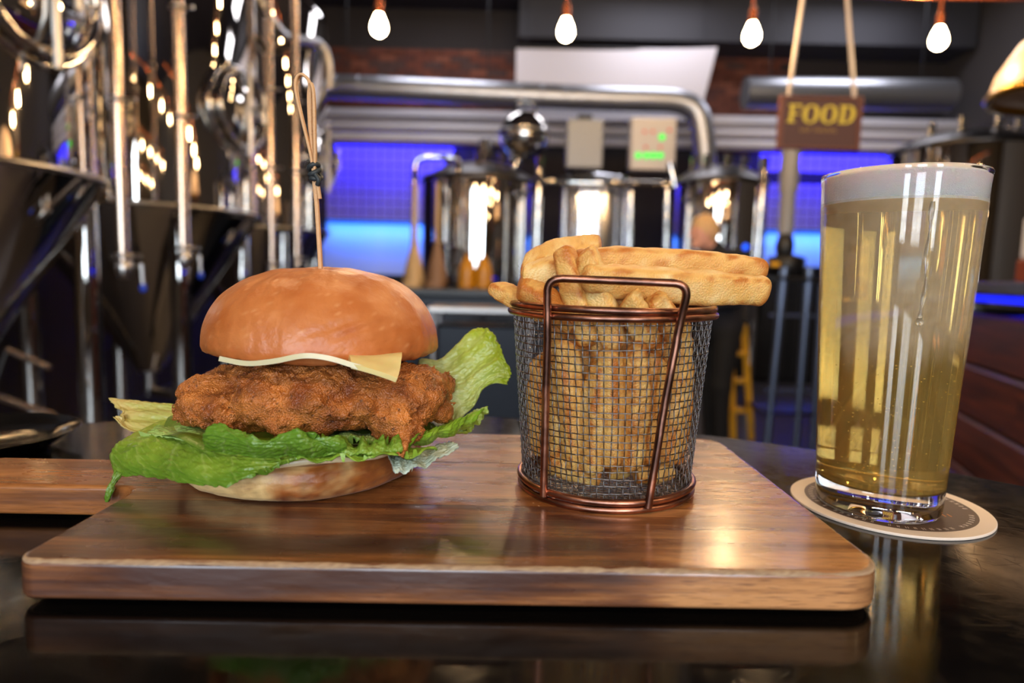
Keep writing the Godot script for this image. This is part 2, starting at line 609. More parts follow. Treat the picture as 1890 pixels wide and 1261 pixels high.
func board() -> void:
	var t := thing("serving_board", "rectangular wooden serving board with a handle, worn pale along its edges", "board", Vector3(0, TY, 0), 0.0146)
	var x0 := -0.1612; var x1 := 0.1343; var zb := -0.394; var zf := -0.2088
	var hz0 := -0.3255; var hz1 := -0.2832; var hx := -0.34
	var o := PackedVector2Array()
	var arc := func(cx, cz, r, a0, a1, n = 8):
		for i in n + 1:
			var a: float = lerpf(a0, a1, float(i) / n)
			o.append(Vector2(cx + r * cos(a), cz + r * sin(a)))
	var r := 0.016
	arc.call(x1 - r, zf - r, r, PI / 2, 0.0)
	arc.call(x1 - r, zb + r, r, 0.0, -PI / 2)
	arc.call(x0 + r, zb + r, r, -PI / 2, -PI)
	arc.call(x0 - 0.012, hz0 - 0.012, 0.012, 0.0, PI / 2)
	arc.call(hx + 0.02, hz0 + 0.02, 0.02, -PI / 2, -PI)
	arc.call(hx + 0.02, hz1 - 0.02, 0.02, PI, PI / 2)
	arc.call(x0 - 0.008, hz1 + 0.009, 0.009, -PI / 2, 0.0)
	arc.call(x0 + 0.007, zf - 0.007, 0.007, PI, PI / 2)
	var cuts := [zb - 0.01, -0.331, -0.2675, zf + 0.01]
	var pal := [
		[srgb(104, 66, 40), srgb(156, 106, 66), srgb(190, 138, 92)],
		[srgb(96, 58, 32), srgb(150, 96, 52), srgb(186, 126, 70)],
		[srgb(70, 44, 36), srgb(128, 82, 50), srgb(190, 138, 90)]]
	var prof := edge_profile(0.0138, 0.0022, 0.0016)
	for i in 3:
		var m := tri(mat("board_wood_%d" % i, Color.WHITE, 0.3), Vector3(1 / 0.32, 1 / 0.10, 1 / 0.10))
		m.albedo_texture = wood_tex(100 + i * 7, pal[i][0], pal[i][1], pal[i][2], 0.55, 0.66 if i == 2 else -1.0)
		m.roughness = 1.0
		m.roughness_texture = noise_tex(0.025, 50 + i, 256, 0.16, 0.42)
		m.uv1_offset = Vector3(0.31 * i if i < 2 else 0.503, 0.17 * i, 0.4 * i)
		bump(m, mats["fine"], 0.012)
		m.clearcoat_enabled = true; m.clearcoat = 0.5; m.clearcoat_roughness = 0.17
		var s := obj("stave", slab_mesh(o, prof, cuts[i] + 0.0001, cuts[i + 1] - 0.0001), m, t)
		s.position.y = 0.003
	# the lacquer has worn off along the front arris: pale bare wood
	var worn := painted("worn_edge", 0.75)
	var wn := noise(220, 12, FastNoiseLite.TYPE_SIMPLEX_SMOOTH, 4)
	var mb := MB.new()
	var pts := []
	for i in 9:   # only the front edge and its two corners, from right to left
		pts.append([Vector2(x1 - r + r * cos(PI / 2 * i / 8.0 - 0.0), zf - r + r * sin(PI / 2 * i / 8.0)), Vector2(cos(PI / 2 * i / 8.0), sin(PI / 2 * i / 8.0))])
	for i in range(1, 160): pts.append([Vector2(lerpf(x1 - r, x0 + 0.007, i / 160.0), zf), Vector2(0, 1)])
	for i in 9:
		var a := PI / 2 + PI / 2 * i / 8.0
		pts.append([Vector2(x0 + 0.007 + 0.007 * cos(a), zf - 0.007 + 0.007 * sin(a)), Vector2(cos(a), sin(a))])
	var rows := 5
	for i in pts.size():
		var q: Vector2 = pts[i][0]; var nn: Vector2 = pts[i][1]
		var wd := 0.55 + 0.5 * wn.get_noise_2d(i * 0.02 * 0.1 + q.x, 0.0) + 0.5 * wn.get_noise_2d(q.x * 0.35, 5.0)
		for j in rows:
			var a := lerpf(PI / 4 - 0.95 * clampf(wd, 0.15, 1.0), PI / 4 + 0.75 * clampf(wd, 0.15, 1.0), float(j) / (rows - 1))
			var rr := 0.0022 + (0.00012 if j > 0 and j < rows - 1 else -0.00005)
			var ins := 0.0022 - rr * sin(a)
			var w: Vector2 = q - nn * ins
			var c := lin(176, 152, 122).lerp(lin(132, 106, 84), clampf(0.5 + 0.9 * wn.get_noise_2d(q.x * 2.0, j * 0.01), 0, 1))
			mb.p(Vector3(w.x, 0.003 + 0.0138 - 0.0022 + rr * cos(a), w.y), c)
	for i in pts.size() - 1:
		for j in rows - 1:
			mb.quad(i * rows + j, i * rows + j + 1, (i + 1) * rows + j + 1, (i + 1) * rows + j)
	tag(obj("worn_edge", mb.mesh(), worn, t), "pale bare wood where the lacquer wore off")
	for x in [-0.13, 0.1]:
		for z in [-0.235, -0.37]:
			obj("foot", MB.new().lathe([Vector2(0, 0), Vector2(0.006, 0), Vector2(0.006, 0), Vector2(0.006, 0.0032)], 20).mesh(), mats["rubber"], t).position = Vector3(x, 0, z)

# ---------------------------------------------------------------- burger
# a thin curved sheet through rows of points (row 0 is the root, the last row the free margin), with ruffles towards the margin
func leaf(parent: Node, rows: Array, ruffle: float, waves: float, sd: int, root: Color, margin: Color, mt: Material, thick := 0.0007, nu := 100, nv := 36, jag := 0.0015) -> MeshInstance3D:
	var nz := noise(60, sd)
	var nf := noise(220, sd + 3)
	var front := []
	for i in nu + 1:
		var u := float(i) / nu
		var spine := []
		for r in rows: spine.append(catmull(r, u))
		var col := []
		for j in nv + 1:
			var t := float(j) / nv
			col.append(catmull(spine, t))
		var out: Vector3 = (col[nv] - col[nv - 1]).normalized()
		col[nv] += out * jag * (nf.get_noise_1d(u * 0.028 + sd) + 0.35 * nf.get_noise_1d(u * 0.09 + sd * 2))
		front.append(col)
	var pos := []
	for i in nu + 1:
		var col := []
		for j in nv + 1:
			var a: Vector3 = front[mini(i + 1, nu)][j] - front[maxi(i - 1, 0)][j]
			var b: Vector3 = front[i][mini(j + 1, nv)] - front[i][maxi(j - 1, 0)]
			var n := a.cross(b).normalized()
			var u := float(i) / nu; var t := float(j) / nv
			var amp := ruffle * t * t
			var w := amp * (sin(u * waves * TAU + 2.0 * nz.get_noise_1d(u * 0.05 + sd)) + 0.8 * nz.get_noise_2d(u * 0.09, t * 0.02 + sd))
			w -= 0.0004 * exp(-pow(vein_at(u, t, nz) / 0.10, 2.0)) * (1.0 - 0.6 * t)
			w += 0.0007 * nf.get_noise_2d(u * 0.05, t * 0.05 + sd) + 0.0006 * sin(u * 21.0 + t * 3.0)
			col.append([front[i][j] + n * w, n])
		pos.append(col)
	var mb := MB.new()
	for sdn in [1.0, -1.0]:
		for i in nu + 1:
			for j in nv + 1:
				var u := float(i) / nu; var t := float(j) / nv
				var k := clampf(t * 1.1 + 0.35 * nz.get_noise_2d(u * 0.06 + 3.0, t * 0.05), 0.0, 1.0)
				var c := root.lerp(margin, k)
				c = c.lerp(root.lerp(lin(226, 228, 170), 0.35), 0.55 * exp(-pow(vein_at(u, t, nz) / 0.07, 2.0)) * (1.0 - 0.7 * t))
				c = c.lerp(margin * 0.75, 0.3 * clampf(nf.get_noise_2d(u * 0.14, t * 0.1 + sd), 0, 1))
				c.a = 1.0
				var q = pos[i][j]
				mb.p(q[0] + q[1] * thick * 0.5 * sdn * (1.0 if j < nv else 0.3), c)
	var W := nv + 1; var N := (nu + 1) * W
	for i in nu:
		for j in nv:
			var o := i * W + j
			mb.quad(o, o + W, o + W + 1, o + 1)
			mb.quad(N + o, N + o + 1, N + o + W + 1, N + o + W)
	for i in nu: mb.quad(i * W + nv, (i + 1) * W + nv, N + (i + 1) * W + nv, N + i * W + nv)
	for j in nv:
		mb.quad(j, j + 1, N + j + 1, N + j)
		mb.quad(nu * W + j + 1, nu * W + j, N + nu * W + j, N + nu * W + j + 1)
	return obj("lettuce_leaf", mb.mesh(), mt, parent)

# distance from the nearest vein: ribs fan out from the root, with finer ones branching off
func vein_at(u: float, t: float, nz: FastNoiseLite) -> float:
	var w := 0.12 * nz.get_noise_2d(u * 0.02 + 8.0, t * 0.03)
	var a := absf(fposmod(u * 6.0 + w * 3.0, 1.0) - 0.5) * 2.0
	var b := absf(fposmod(t * 7.0 + absf(fposmod(u * 6.0 + w * 3.0, 1.0) - 0.5) * 3.2 + w * 4.0, 1.0) - 0.5) * 2.0 + 0.05
	return minf(1.0 - a, (1.0 - b) * 0.9 + 0.04)

func pts(list: Array) -> Array:      # [px, py, depth] triples to places
	var out := []
	for q in list: out.append(P(q[0], q[1], q[2]))
	return out

func burger() -> void:
	var t := thing("chicken_burger", "fried chicken burger in a glazed bun with lettuce, cheese and a knotted bamboo pick", "burger")
	var C := PY(560, 862, BY)
	C.z = -0.3165; C.x = P(564, 860, 0.3165).x
	C.y = BY + 0.0002
	# --- bottom bun
	var crust := painted("bun_crust", 0.42)
	tri(crust, Vector3(14, 14, 14), true); bump(crust, mats["fine"], 0.035)
	crust.rim_enabled = true; crust.rim = 0.15
	var n1 := noise(26, 3); var n2 := noise(90, 4); var n3 := noise(420, 8)
	var mb := MB.new()
	var seg := 128
	var prof := smooth_path([Vector2(0, 0.0003), Vector2(0.030, 0.0), Vector2(0.0495, 0.0002), Vector2(0.0545, 0.0022), Vector2(0.0570, 0.0070), Vector2(0.0568, 0.0120), Vector2(0.0548, 0.0152), Vector2(0.050, 0.0164), Vector2(0.02, 0.0166), Vector2(0.0, 0.0166)], 56)
	for i in prof.size():
		for j in seg:
			var a := TAU * j / seg
			var d := Vector3(cos(a), 0, -sin(a))
			var q := d * maxf(prof[i].x, 0.0) * (1.0 + 0.035 * n1.get_noise_2d(cos(a) * 0.05, sin(a) * 0.05) + 0.01 * n2.get_noise_3d(d.x * 0.1, prof[i].y * 3.0, d.z * 0.1))
			q.y = maxf(prof[i].y * (1.0 + 0.08 * n1.get_noise_2d(cos(a) * 0.04 + 7.0, sin(a) * 0.04)), 0.0)
			# pale soft crumb on the side that was joined to its neighbour, browned crust elsewhere
			var ang := atan2(d.z, d.x)
			var side := exp(-pow((ang - 2.0) / 0.55, 2.0)) + 0.35 * exp(-pow((ang - 0.95) / 0.12, 2.0))
			var k := clampf(side * 1.5 + 0.75 * n2.get_noise_3dv(q * 0.9) + 0.3 * n1.get_noise_3dv(q * 3.0) - 0.25, 0.0, 1.0)
			var c := lin(112, 54, 20).lerp(lin(176, 104, 46), clampf(0.5 + 0.8 * n2.get_noise_3dv(q + Vector3(1, 1, 1)), 0, 1)).lerp(lin(226, 190, 128), k)
			c = c.lerp(lin(92, 44, 16), 0.5 * clampf(n3.get_noise_3dv(q) + 0.1, 0, 1))
			mb.p(q, c)
	for i in prof.size() - 1:
		for j in seg:
			var j2 := (j + 1) % seg
			mb.quad(i * seg + j, i * seg + j2, (i + 1) * seg + j2, (i + 1) * seg + j)
	tag(obj("bun_heel", mb.mesh(), crust, t), "toasted bottom bun with a pale soft side").position = C
	# --- sauce
	var sauce := mat("sauce", srgb(226, 192, 150), 0.28)
	sauce.subsurf_scatter_enabled = true; sauce.subsurf_scatter_strength = 0.2
	mb = MB.new()
	var sp := smooth_path([Vector2(0, 0.0160), Vector2(0.045, 0.0158), Vector2(0.0530, 0.0150), Vector2(0.0548, 0.0164), Vector2(0.0525, 0.0192), Vector2(0.04, 0.0204), Vector2(0, 0.0206)], 30)
	for i in sp.size():
		for j in 72:
			var a := TAU * j / 72
			var rr: float = sp[i].x * (1.0 + 0.05 * n1.get_noise_2d(cos(a) * 0.07 + 4.0, sin(a) * 0.07) + 0.02 * sin(a * 7.0))
			mb.p(Vector3(cos(a) * maxf(rr, 0), sp[i].y + 0.0008 * sin(a * 5.0 + 1.0) * sp[i].x / 0.05, -sin(a) * maxf(rr, 0)))
	for i in sp.size() - 1:
		for j in 72: mb.quad(i * 72 + j, i * 72 + (j + 1) % 72, (i + 1) * 72 + (j + 1) % 72, (i + 1) * 72 + j)
	tag(obj("sauce", mb.mesh(), sauce, t), "pale peach coloured burger sauce").position = C
	# --- lettuce
	var lm := painted("lettuce", 0.3)
	tri(lm, Vector3(30, 30, 30), true); bump(lm, mats["fine"], 0.02)
	lm.backlight_enabled = true; lm.backlight = Color(0.55, 0.6, 0.4)
	var lime := lin(158, 182, 62); var green := lin(100, 138, 40); var white := lin(214, 222, 206)
	# bed of leaf under the chicken
	var bed := []
	for rr in [0.004, 0.03, 0.052, 0.063]:
		var row := []
		for j in 13:
			var a := TAU * j / 12
			row.append(C + Vector3(cos(a) * rr, 0.0265 - rr * 0.03, -sin(a) * rr))
		bed.append(row)
	leaf(t, bed, 0.0015, 9.0, 21, lime, green, lm, 0.0007, 120, 16)
	# large flat leaf reaching out towards the front left
	leaf(t, [
		pts([[300, 776, 0.312], [350, 780, 0.305], [410, 788, 0.297], [490, 800, 0.288], [575, 812, 0.282]]),
		pts([[240, 803, 0.296], [310, 806, 0.284], [390, 816, 0.271], [475, 828, 0.262], [570, 836, 0.260]]),
		pts([[212, 822, 0.290], [290, 828, 0.276], [380, 840, 0.262], [468, 846, 0.254], [562, 845, 0.254]]),
		pts([[202, 846, 0.286], [282, 856, 0.270], [378, 868, 0.256], [462, 864, 0.250], [552, 850, 0.251]]),
		pts([[212, 878, 0.282], [292, 882, 0.266], [392, 898, 0.252], [470, 878, 0.247], [540, 850, 0.249]])], 0.0008, 1.6, 31, lime, green, lm, 0.0007, 130, 48, 0.0022)
	# its torn tip hanging down
	leaf(t, [
		pts([[214, 868, 0.282], [222, 874, 0.280], [230, 872, 0.280]]),
		pts([[203, 893, 0.279], [208, 895, 0.278], [212, 893, 0.278]]),
		pts([[196, 908, 0.278], [204, 910, 0.277], [211, 905, 0.277]]),
		pts([[196, 926, 0.278], [199, 927, 0.277], [203, 923, 0.277]])], 0.0002, 1.0, 33, green, green, lm, 0.0006, 12, 20, 0.0002)
	# dry pale leaf at the back left
	leaf(t, [
		pts([[470, 806, 0.318], [460, 790, 0.322], [440, 775, 0.33], [420, 765, 0.335]]),
		pts([[390, 806, 0.312], [370, 786, 0.318], [360, 765, 0.326], [350, 752, 0.333]]),
		pts([[300, 803, 0.312], [292, 783, 0.318], [290, 760, 0.325], [292, 743, 0.331]]),
		pts([[240, 797, 0.314], [232, 777, 0.32], [240, 757, 0.326], [245, 738, 0.331]]),
		pts([[208, 771, 0.316], [228, 766, 0.32], [214, 752, 0.326], [199, 733, 0.331]])], 0.0004, 2.0, 35, lime, lin(206, 188, 118), lm, 0.0006, 50, 60, 0.0012)
	# pale rib leaf tucked under the fillet
	leaf(t, [
		pts([[545, 800, 0.282], [440, 792, 0.286], [350, 786, 0.293], [290, 788, 0.300]]),
		pts([[540, 818, 0.264], [440, 812, 0.268], [350, 802, 0.278], [275, 796, 0.292]]),
		pts([[535, 836, 0.257], [440, 826, 0.262], [345, 812, 0.273], [256, 802, 0.290]])], 0.0005, 2.0, 37, lin(150, 190, 90), lin(176, 204, 116), lm)
	# ruffled leaf standing up along the front
	leaf(t, [
		pts([[378, 822, 0.262], [420, 838, 0.256], [500, 842, 0.252], [560, 842, 0.252], [606, 838, 0.254], [640, 835, 0.256]]),
		pts([[376, 808, 0.258], [425, 822, 0.251], [500, 830, 0.247], [560, 828, 0.247], [604, 828, 0.249], [640, 828, 0.252]]),
		pts([[384, 795, 0.257], [430, 806, 0.249], [490, 818, 0.245], [552, 808, 0.245], [596, 816, 0.247], [640, 820, 0.25]]),
		pts([[404, 784, 0.259], [440, 796, 0.25], [484, 812, 0.246], [545, 795, 0.246], [588, 806, 0.248], [636, 810, 0.252]])], 0.0018, 3.5, 41, green, lin(104, 148, 46), lm, 0.0007, 130, 36, 0.0022)
	# tight curls at the front centre
	leaf(t, [
		pts([[585, 842, 0.262], [625, 842, 0.258], [665, 840, 0.257], [705, 837, 0.258], [745, 832, 0.26]]),
		pts([[590, 838, 0.256], [630, 838, 0.252], [668, 838, 0.251], [706, 836, 0.253], [744, 830, 0.256]]),
		pts([[592, 822, 0.258], [632, 824, 0.254], [668, 826, 0.253], [706, 824, 0.255], [742, 820, 0.258]]),
		pts([[596, 808, 0.262], [634, 812, 0.258], [668, 814, 0.258], [706, 812, 0.26], [740, 812, 0.262]])], 0.0026, 4.5, 43, lin(150, 186, 70), green, lm, 0.0006, 160, 32, 0.0012)
	# lime margin below the curls, over the sauce
	leaf(t, [
		pts([[500, 836, 0.270], [580, 838, 0.266], [650, 838, 0.265], [720, 834, 0.267], [790, 824, 0.274]]),
		pts([[505, 842, 0.258], [580, 843, 0.254], [650, 841, 0.254], [720, 838, 0.256], [800, 828, 0.266]]),
		pts([[515, 848, 0.252], [580, 850, 0.249], [650, 845, 0.249], [725, 843, 0.252], [808, 830, 0.262]])], 0.0012, 4.0, 47, lin(150, 190, 70), lin(140, 180, 60), lm, 0.0006, 120, 22, 0.0012)
	# inner pale leaf seen in the gap under the fillet
	leaf(t, [
		pts([[600, 800, 0.285], [660, 800, 0.282], [720, 808, 0.283], [770, 812, 0.286]]),
		pts([[612, 806, 0.268], [662, 806, 0.266], [712, 820, 0.268], [760, 822, 0.272]]),
		pts([[608, 822, 0.262], [660, 812, 0.262], [704, 826, 0.264], [752, 828, 0.267]])], 0.0016, 3.0, 49, lin(150, 176, 120), lin(120, 160, 70), lm)
	# crinkled leaf at the right of the fillet
	leaf(t, [
		pts([[700, 800, 0.292], [750, 792, 0.302], [790, 782, 0.312], [820, 774, 0.32], [838, 768, 0.326]]),
		pts([[736, 830, 0.275], [770, 820, 0.283], [806, 808, 0.292], [836, 796, 0.302], [850, 785, 0.31]]),
		pts([[742, 828, 0.268], [776, 818, 0.276], [816, 806, 0.286], [852, 792, 0.298], [872, 778, 0.307]]),
		pts([[752, 814, 0.264], [784, 805, 0.272], [820, 794, 0.283], [858, 780, 0.296], [880, 768, 0.306]]),
		pts([[766, 802, 0.268], [795, 792, 0.277], [830, 780, 0.288], [866, 766, 0.3], [897, 752, 0.31]])], 0.0018, 3.5, 53, lime, lin(128, 172, 44), lm, 0.0006, 130, 34, 0.0016)
	leaf(t, [
		pts([[800, 800, 0.31], [830, 790, 0.316], [850, 775, 0.322]]),
		pts([[830, 800, 0.308], [860, 782, 0.315], [872, 762, 0.322]]),
		pts([[862, 800, 0.308], [884, 776, 0.315], [902, 752, 0.322]])], 0.0022, 2.5, 55, lin(196, 212, 130), lime, lm, 0.0006, 70, 34, 0.0018)
	# tall leaf curling up at the right
	leaf(t, [
		pts([[768, 690, 0.33], [782, 712, 0.326], [802, 738, 0.322], [822, 768, 0.32], [842, 790, 0.32]]),
		pts([[776, 664, 0.336], [795, 688, 0.331], [818, 716, 0.327], [838, 742, 0.323], [856, 768, 0.321]]),
		pts([[812, 664, 0.338], [830, 684, 0.333], [850, 706, 0.328], [866, 728, 0.324], [876, 748, 0.322]]),
		pts([[846, 634, 0.34], [864, 660, 0.334], [880, 686, 0.329], [890, 704, 0.326], [890, 720, 0.324]]),
		pts([[870, 610, 0.342], [898, 634, 0.335], [914, 662, 0.33], [922, 690, 0.327], [912, 708, 0.326]]),
		pts([[884, 605, 0.343], [908, 612, 0.337], [926, 648, 0.331], [942, 690, 0.327], [934, 710, 0.326]])], 0.0012, 2.0, 57, lin(206, 214, 150), lin(168, 188, 44), lm, 0.0008, 90, 80, 0.0016)
	# white rib at the bottom right
	var wm := painted("lettuce_rib", 0.3)
	wm.backlight_enabled = true; wm.backlight = Color(0.6, 0.6, 0.56)
	tag(leaf(t, [
		pts([[716, 842, 0.275], [752, 838, 0.280], [790, 830, 0.287], [828, 816, 0.295]]),
		pts([[722, 852, 0.264], [756, 848, 0.270], [794, 840, 0.279], [836, 818, 0.290]]),
		pts([[726, 862, 0.258], [754, 858, 0.264], [792, 848, 0.274], [842, 822, 0.287]]),
		pts([[730, 873, 0.256], [760, 868, 0.261], [800, 852, 0.271], [846, 829, 0.285]])], 0.0008, 2.0, 61, white, lin(196, 214, 200), wm, 0.0009, 60, 30, 0.0012), "white translucent rib of lettuce")
	# --- chicken
	var lumps := []
	for q in [
		[575, 738, 0.322, 0.052, 0.0125, 0.044], [404, 738, 0.302, 0.0175, 0.0130, 0.030], [450, 752, 0.290, 0.019, 0.0115, 0.026],
		[520, 728, 0.285, 0.020, 0.0150, 0.028], [548, 764, 0.274, 0.0125, 0.0095, 0.016], [600, 726, 0.286, 0.022, 0.0155, 0.028],
		[606, 775, 0.272, 0.0075, 0.0075, 0.010], [640, 752, 0.276, 0.0125, 0.0100, 0.018], [690, 738, 0.286, 0.015, 0.0120, 0.026],
		[745, 730, 0.296, 0.020, 0.0150, 0.032], [812, 752, 0.308, 0.0072, 0.0075, 0.014], [790, 722, 0.312, 0.013, 0.0105, 0.026],
		[738, 776, 0.276, 0.0125, 0.0100, 0.015], [440, 704, 0.312, 0.018, 0.008, 0.03], [820, 708, 0.322, 0.004, 0.004, 0.006], [560, 690, 0.30, 0.03, 0.008, 0.03], [690, 700, 0.30, 0.02, 0.008, 0.03]]:
		lumps.append([P(q[0], q[1], q[2]), Vector3(q[3], q[4], q[5])])
	var drip0 := P(744, 790, 0.268); var drip1 := P(746, 836, 0.254)
	var big := noise(70, 14, FastNoiseLite.TYPE_SIMPLEX_SMOOTH, 3)
	var crumb := noise(430, 15, FastNoiseLite.TYPE_CELLULAR, 1)
	var grain := noise(900, 16, FastNoiseLite.TYPE_SIMPLEX_SMOOTH, 2)
	var hue := noise(45, 18); var spot := noise(260, 19)
	var sdf := func(p: Vector3) -> float:
		var d := 1.0
		for l in lumps:
			var r: Vector3 = l[1]
			var q: Vector3 = (p - l[0]) / r
			var k := q.length()
			var e := (k - 1.0) * minf(r.x, minf(r.y, r.z)) if k < 0.6 else k * (k - 1.0) / maxf((q / r).length(), 1e-6)
			d = smin(d, e, 0.0025)
		d = smin(d, capsule(p, drip0, drip1, 0.0042, 0.0022), 0.003)
		if d > 0.012 or d < -0.012: return d
		return d + 0.0010 + 0.0038 * big.get_noise_3dv(p) + 0.0027 * (crumb.get_noise_3dv(p) + 0.5) * (0.7 + 0.9 * hue.get_noise_3dv(p * 1.4)) + 0.0008 * grain.get_noise_3dv(p)
	var paint := func(p: Vector3) -> Color:
		var k := clampf(0.5 + 0.9 * hue.get_noise_3dv(p), 0, 1)
		var c := lin(132, 66, 26).lerp(lin(210, 130, 58), k)
		c = c.lerp(lin(96, 50, 24), 0.6 * clampf(-0.1 + 1.6 * hue.get_noise_3dv(p * 1.7 + Vector3(3, 1, 2)), 0, 1))
		var s := spot.get_noise_3dv(p)
		if s > 0.42: c = c.lerp(lin(52, 26, 12), minf((s - 0.42) * 6.0, 0.8))
		c = c.lerp(lin(226, 168, 98), 0.5 * clampf(0.2 + 1.6 * crumb.get_noise_3dv(p + Vector3(0.5, 0, 0)), 0, 1))
		return c
	var fry_m := painted("fried_crumb", 0.4)
	fry_m.metallic_specular = 0.6
	tri(fry_m, Vector3(22, 22, 22), true); bump(fry_m, mats["grit"], 0.13)
	var lo := P(305, 850, 0.34); var hi := P(850, 660, 0.34)
	tag(obj("chicken_fillet", nets(Vector3(lo.x - 0.004, BY + 0.006, -0.375), Vector3(hi.x + 0.004, BY + 0.068, -0.235), 0.00092, sdf, 0.007, paint), fry_m, t), "craggy golden brown fried chicken fillet")
	# --- cheese
	var cm := painted("cheese", 0.32)
	cm.subsurf_scatter_enabled = true; cm.subsurf_scatter_strength = 0.25
	var ivory := lin(216, 206, 168); var butter := lin(232, 210, 146)
	slice(t, [
		pts([[404, 662, 0.268], [455, 671, 0.262], [505, 667, 0.258], [560, 657, 0.256], [605, 661, 0.256], [650, 674, 0.257], [700, 688, 0.258]]),
		pts([[410, 661, 0.29], [460, 668, 0.285], [505, 664, 0.28], [560, 656, 0.28], [605, 660, 0.28], [652, 670, 0.282], [702, 680, 0.284]]),
		pts([[415, 660, 0.315], [470, 660, 0.315], [520, 656, 0.315], [570, 655, 0.315], [620, 656, 0.315], [660, 660, 0.315], [700, 664, 0.315]])], 0.0021, ivory, cm)
	slice(t, [
		pts([[648, 676, 0.2575], [676, 683, 0.2565], [705, 692, 0.2565], [732, 702, 0.258]]),
		pts([[645, 662, 0.266], [680, 668, 0.266], [712, 675, 0.267], [737, 684, 0.268]]),
		pts([[640, 655, 0.28], [680, 656, 0.28], [715, 656, 0.281], [742, 656, 0.282]]),
		pts([[640, 652, 0.31], [680, 652, 0.31], [715, 652, 0.31], [742, 652, 0.31]])], 0.0021, butter, cm)
	# --- top bun
	var cm2 := painted("bun_glaze", 0.4)
	tri(cm2, Vector3(11, 11, 11), true); bump(cm2, mats["fine"], 0.05)
	cm2.clearcoat_enabled = true; cm2.clearcoat = 0.12; cm2.clearcoat_roughness = 0.3
	mb = MB.new()
	seg = 160
	var R := 0.0553; var H := 0.0372
	prof = [Vector2(0, -0.002), Vector2(0.03, -0.002), Vector2(0.044, -0.0028), Vector2(0.0497, -0.0036), Vector2(0.0526, -0.0034), Vector2(0.0545, -0.0020)]
	for i in 45:
		var a := PI / 2 * i / 44
		prof.append(Vector2(R * pow(cos(a), 2 / 2.6) if i < 44 else 0.0, H * pow(sin(a), 1.0)))
	for i in prof.size():
		for j in seg:
			var a := TAU * j / seg
			var d := Vector3(cos(a), 0, -sin(a))
			var pr: Vector2 = prof[i]
			var low := exp(-pow((pr.y - 0.0) / 0.006, 2.0))
			var q := d * pr.x * (1.0 + 0.02 * n1.get_noise_2d(cos(a) * 0.05 + 2.0, sin(a) * 0.05) + low * 0.012 * n2.get_noise_2d(a * 0.06, 3.0) + low * 0.006 * n3.get_noise_2d(cos(a) * 0.05, sin(a) * 0.05))
			q.y = pr.y + low * 0.0012 * n2.get_noise_2d(cos(a) * 0.06, sin(a) * 0.06 + 9.0) + 0.0007 * n1.get_noise_2d(q.x * 2.0, q.z * 2.0)
			# a crease and a dent in the crust at the front right
			for cr in [[0.018, 0.0125, 0.040, 0.010], [0.026, 0.0105, 0.012, 0.0085]]:
				var cx: float = q.x - cr[0]
				var line: float = pr.y - cr[1] - cx * 0.35
				if q.z > 0.0: q += Vector3(0, -0.4, -1).normalized() * 0.0007 * exp(-pow(line / 0.0014, 2.0)) * exp(-pow(cx / 0.010, 2.0))
			q.y -= 0.0010 * exp(-pow((q.x + 0.012) / 0.02, 2.0) - pow((q.z - 0.006) / 0.006, 2.0)) * (1.0 if i > 10 else 0.0)
			q.y -= 0.0020 * exp(-(q - Vector3(0.0015, q.y, 0.013)).length_squared() / 0.000006) * (1.0 if i > 10 else 0.0)
			var k := clampf(0.5 + 0.55 * n1.get_noise_3dv(q * 1.2 + Vector3(2, 0, 0)) + 0.3 * n2.get_noise_3dv(q), 0, 1)
			var c := lin(172, 90, 38).lerp(lin(204, 130, 74), k)
			var sp2 := n3.get_noise_3dv(q * 3.0)
			if sp2 > 0.42: c = c.lerp(lin(232, 176, 122), minf((sp2 - 0.42) * 2.5, 0.35))
			if pr.y < 0.003: c = c.lerp(lin(150, 76, 34), 0.4 * clampf(n2.get_noise_3dv(q * 1.7) + 0.3, 0, 1))
			mb.p(q, c)
	for i in prof.size() - 1:
		for j in seg: mb.quad(i * seg + j, i * seg + (j + 1) % seg, (i + 1) * seg + (j + 1) % seg, (i + 1) * seg + j)
	var crown := tag(obj("bun_crown", mb.mesh(), cm2, t), "glossy caramel coloured domed top bun")
	crown.position = Vector3(P(598, 600, 0.318).x, BY + 0.0622, -0.318)
	crown.rotation = Vector3(0.0, 0.0, -0.012)
	# --- bamboo pick with its knot
	var pick := Node3D.new()
	pick.name = "bamboo_pick"
	t.add_child(pick)
	var bam := tri(mat("bamboo", srgb(210, 166, 120), 0.5), Vector3(60, 60, 60), true)
	bump(bam, mats["fine"], 0.02)
	var z := 0.306
	var stem := pts([[592.5, 520, z], [591, 480, z], [588, 430, z], [585, 380, z], [582, 350, z], [580, 325, z]])
	obj("stem", flat_strip(smooth_path(stem, 24), 0.0013, 0.0010).mesh(), bam, pick)
	obj("end", flat_strip(smooth_path(pts([[590.5, 367, z - 0.001], [587, 345, z - 0.0012], [582, 322, z - 0.0012]]), 10), 0.0011, 0.0008).mesh(), bam, pick)
	var strand := pts([[579, 318, z], [574, 285, z - 0.001], [563, 240, z - 0.001], [551, 190, z - 0.001], [546, 160, z], [549, 143, z + 0.001], [558, 138, z + 0.001], [568, 146, z + 0.001], [572, 158, z + 0.001], [570, 180, z + 0.001], [572, 230, z + 0.001], [577, 280, z + 0.001], [580, 318, z + 0.001]])
	obj("loop", flat_strip(smooth_path(strand, 80), 0.0014, 0.0007).mesh(), bam, pick)
	var strand2 := pts([[581, 318, z - 0.001], [582, 285, z - 0.002], [581, 240, z - 0.002], [580, 190, z - 0.002], [578, 165, z - 0.002], [574, 155, z - 0.001], [573, 175, z + 0.0005], [574, 240, z + 0.0005], [578, 300, z]])
	obj("loop", flat_strip(smooth_path(strand2, 60), 0.0012, 0.0007).mesh(), bam, pick)
	var kn := []
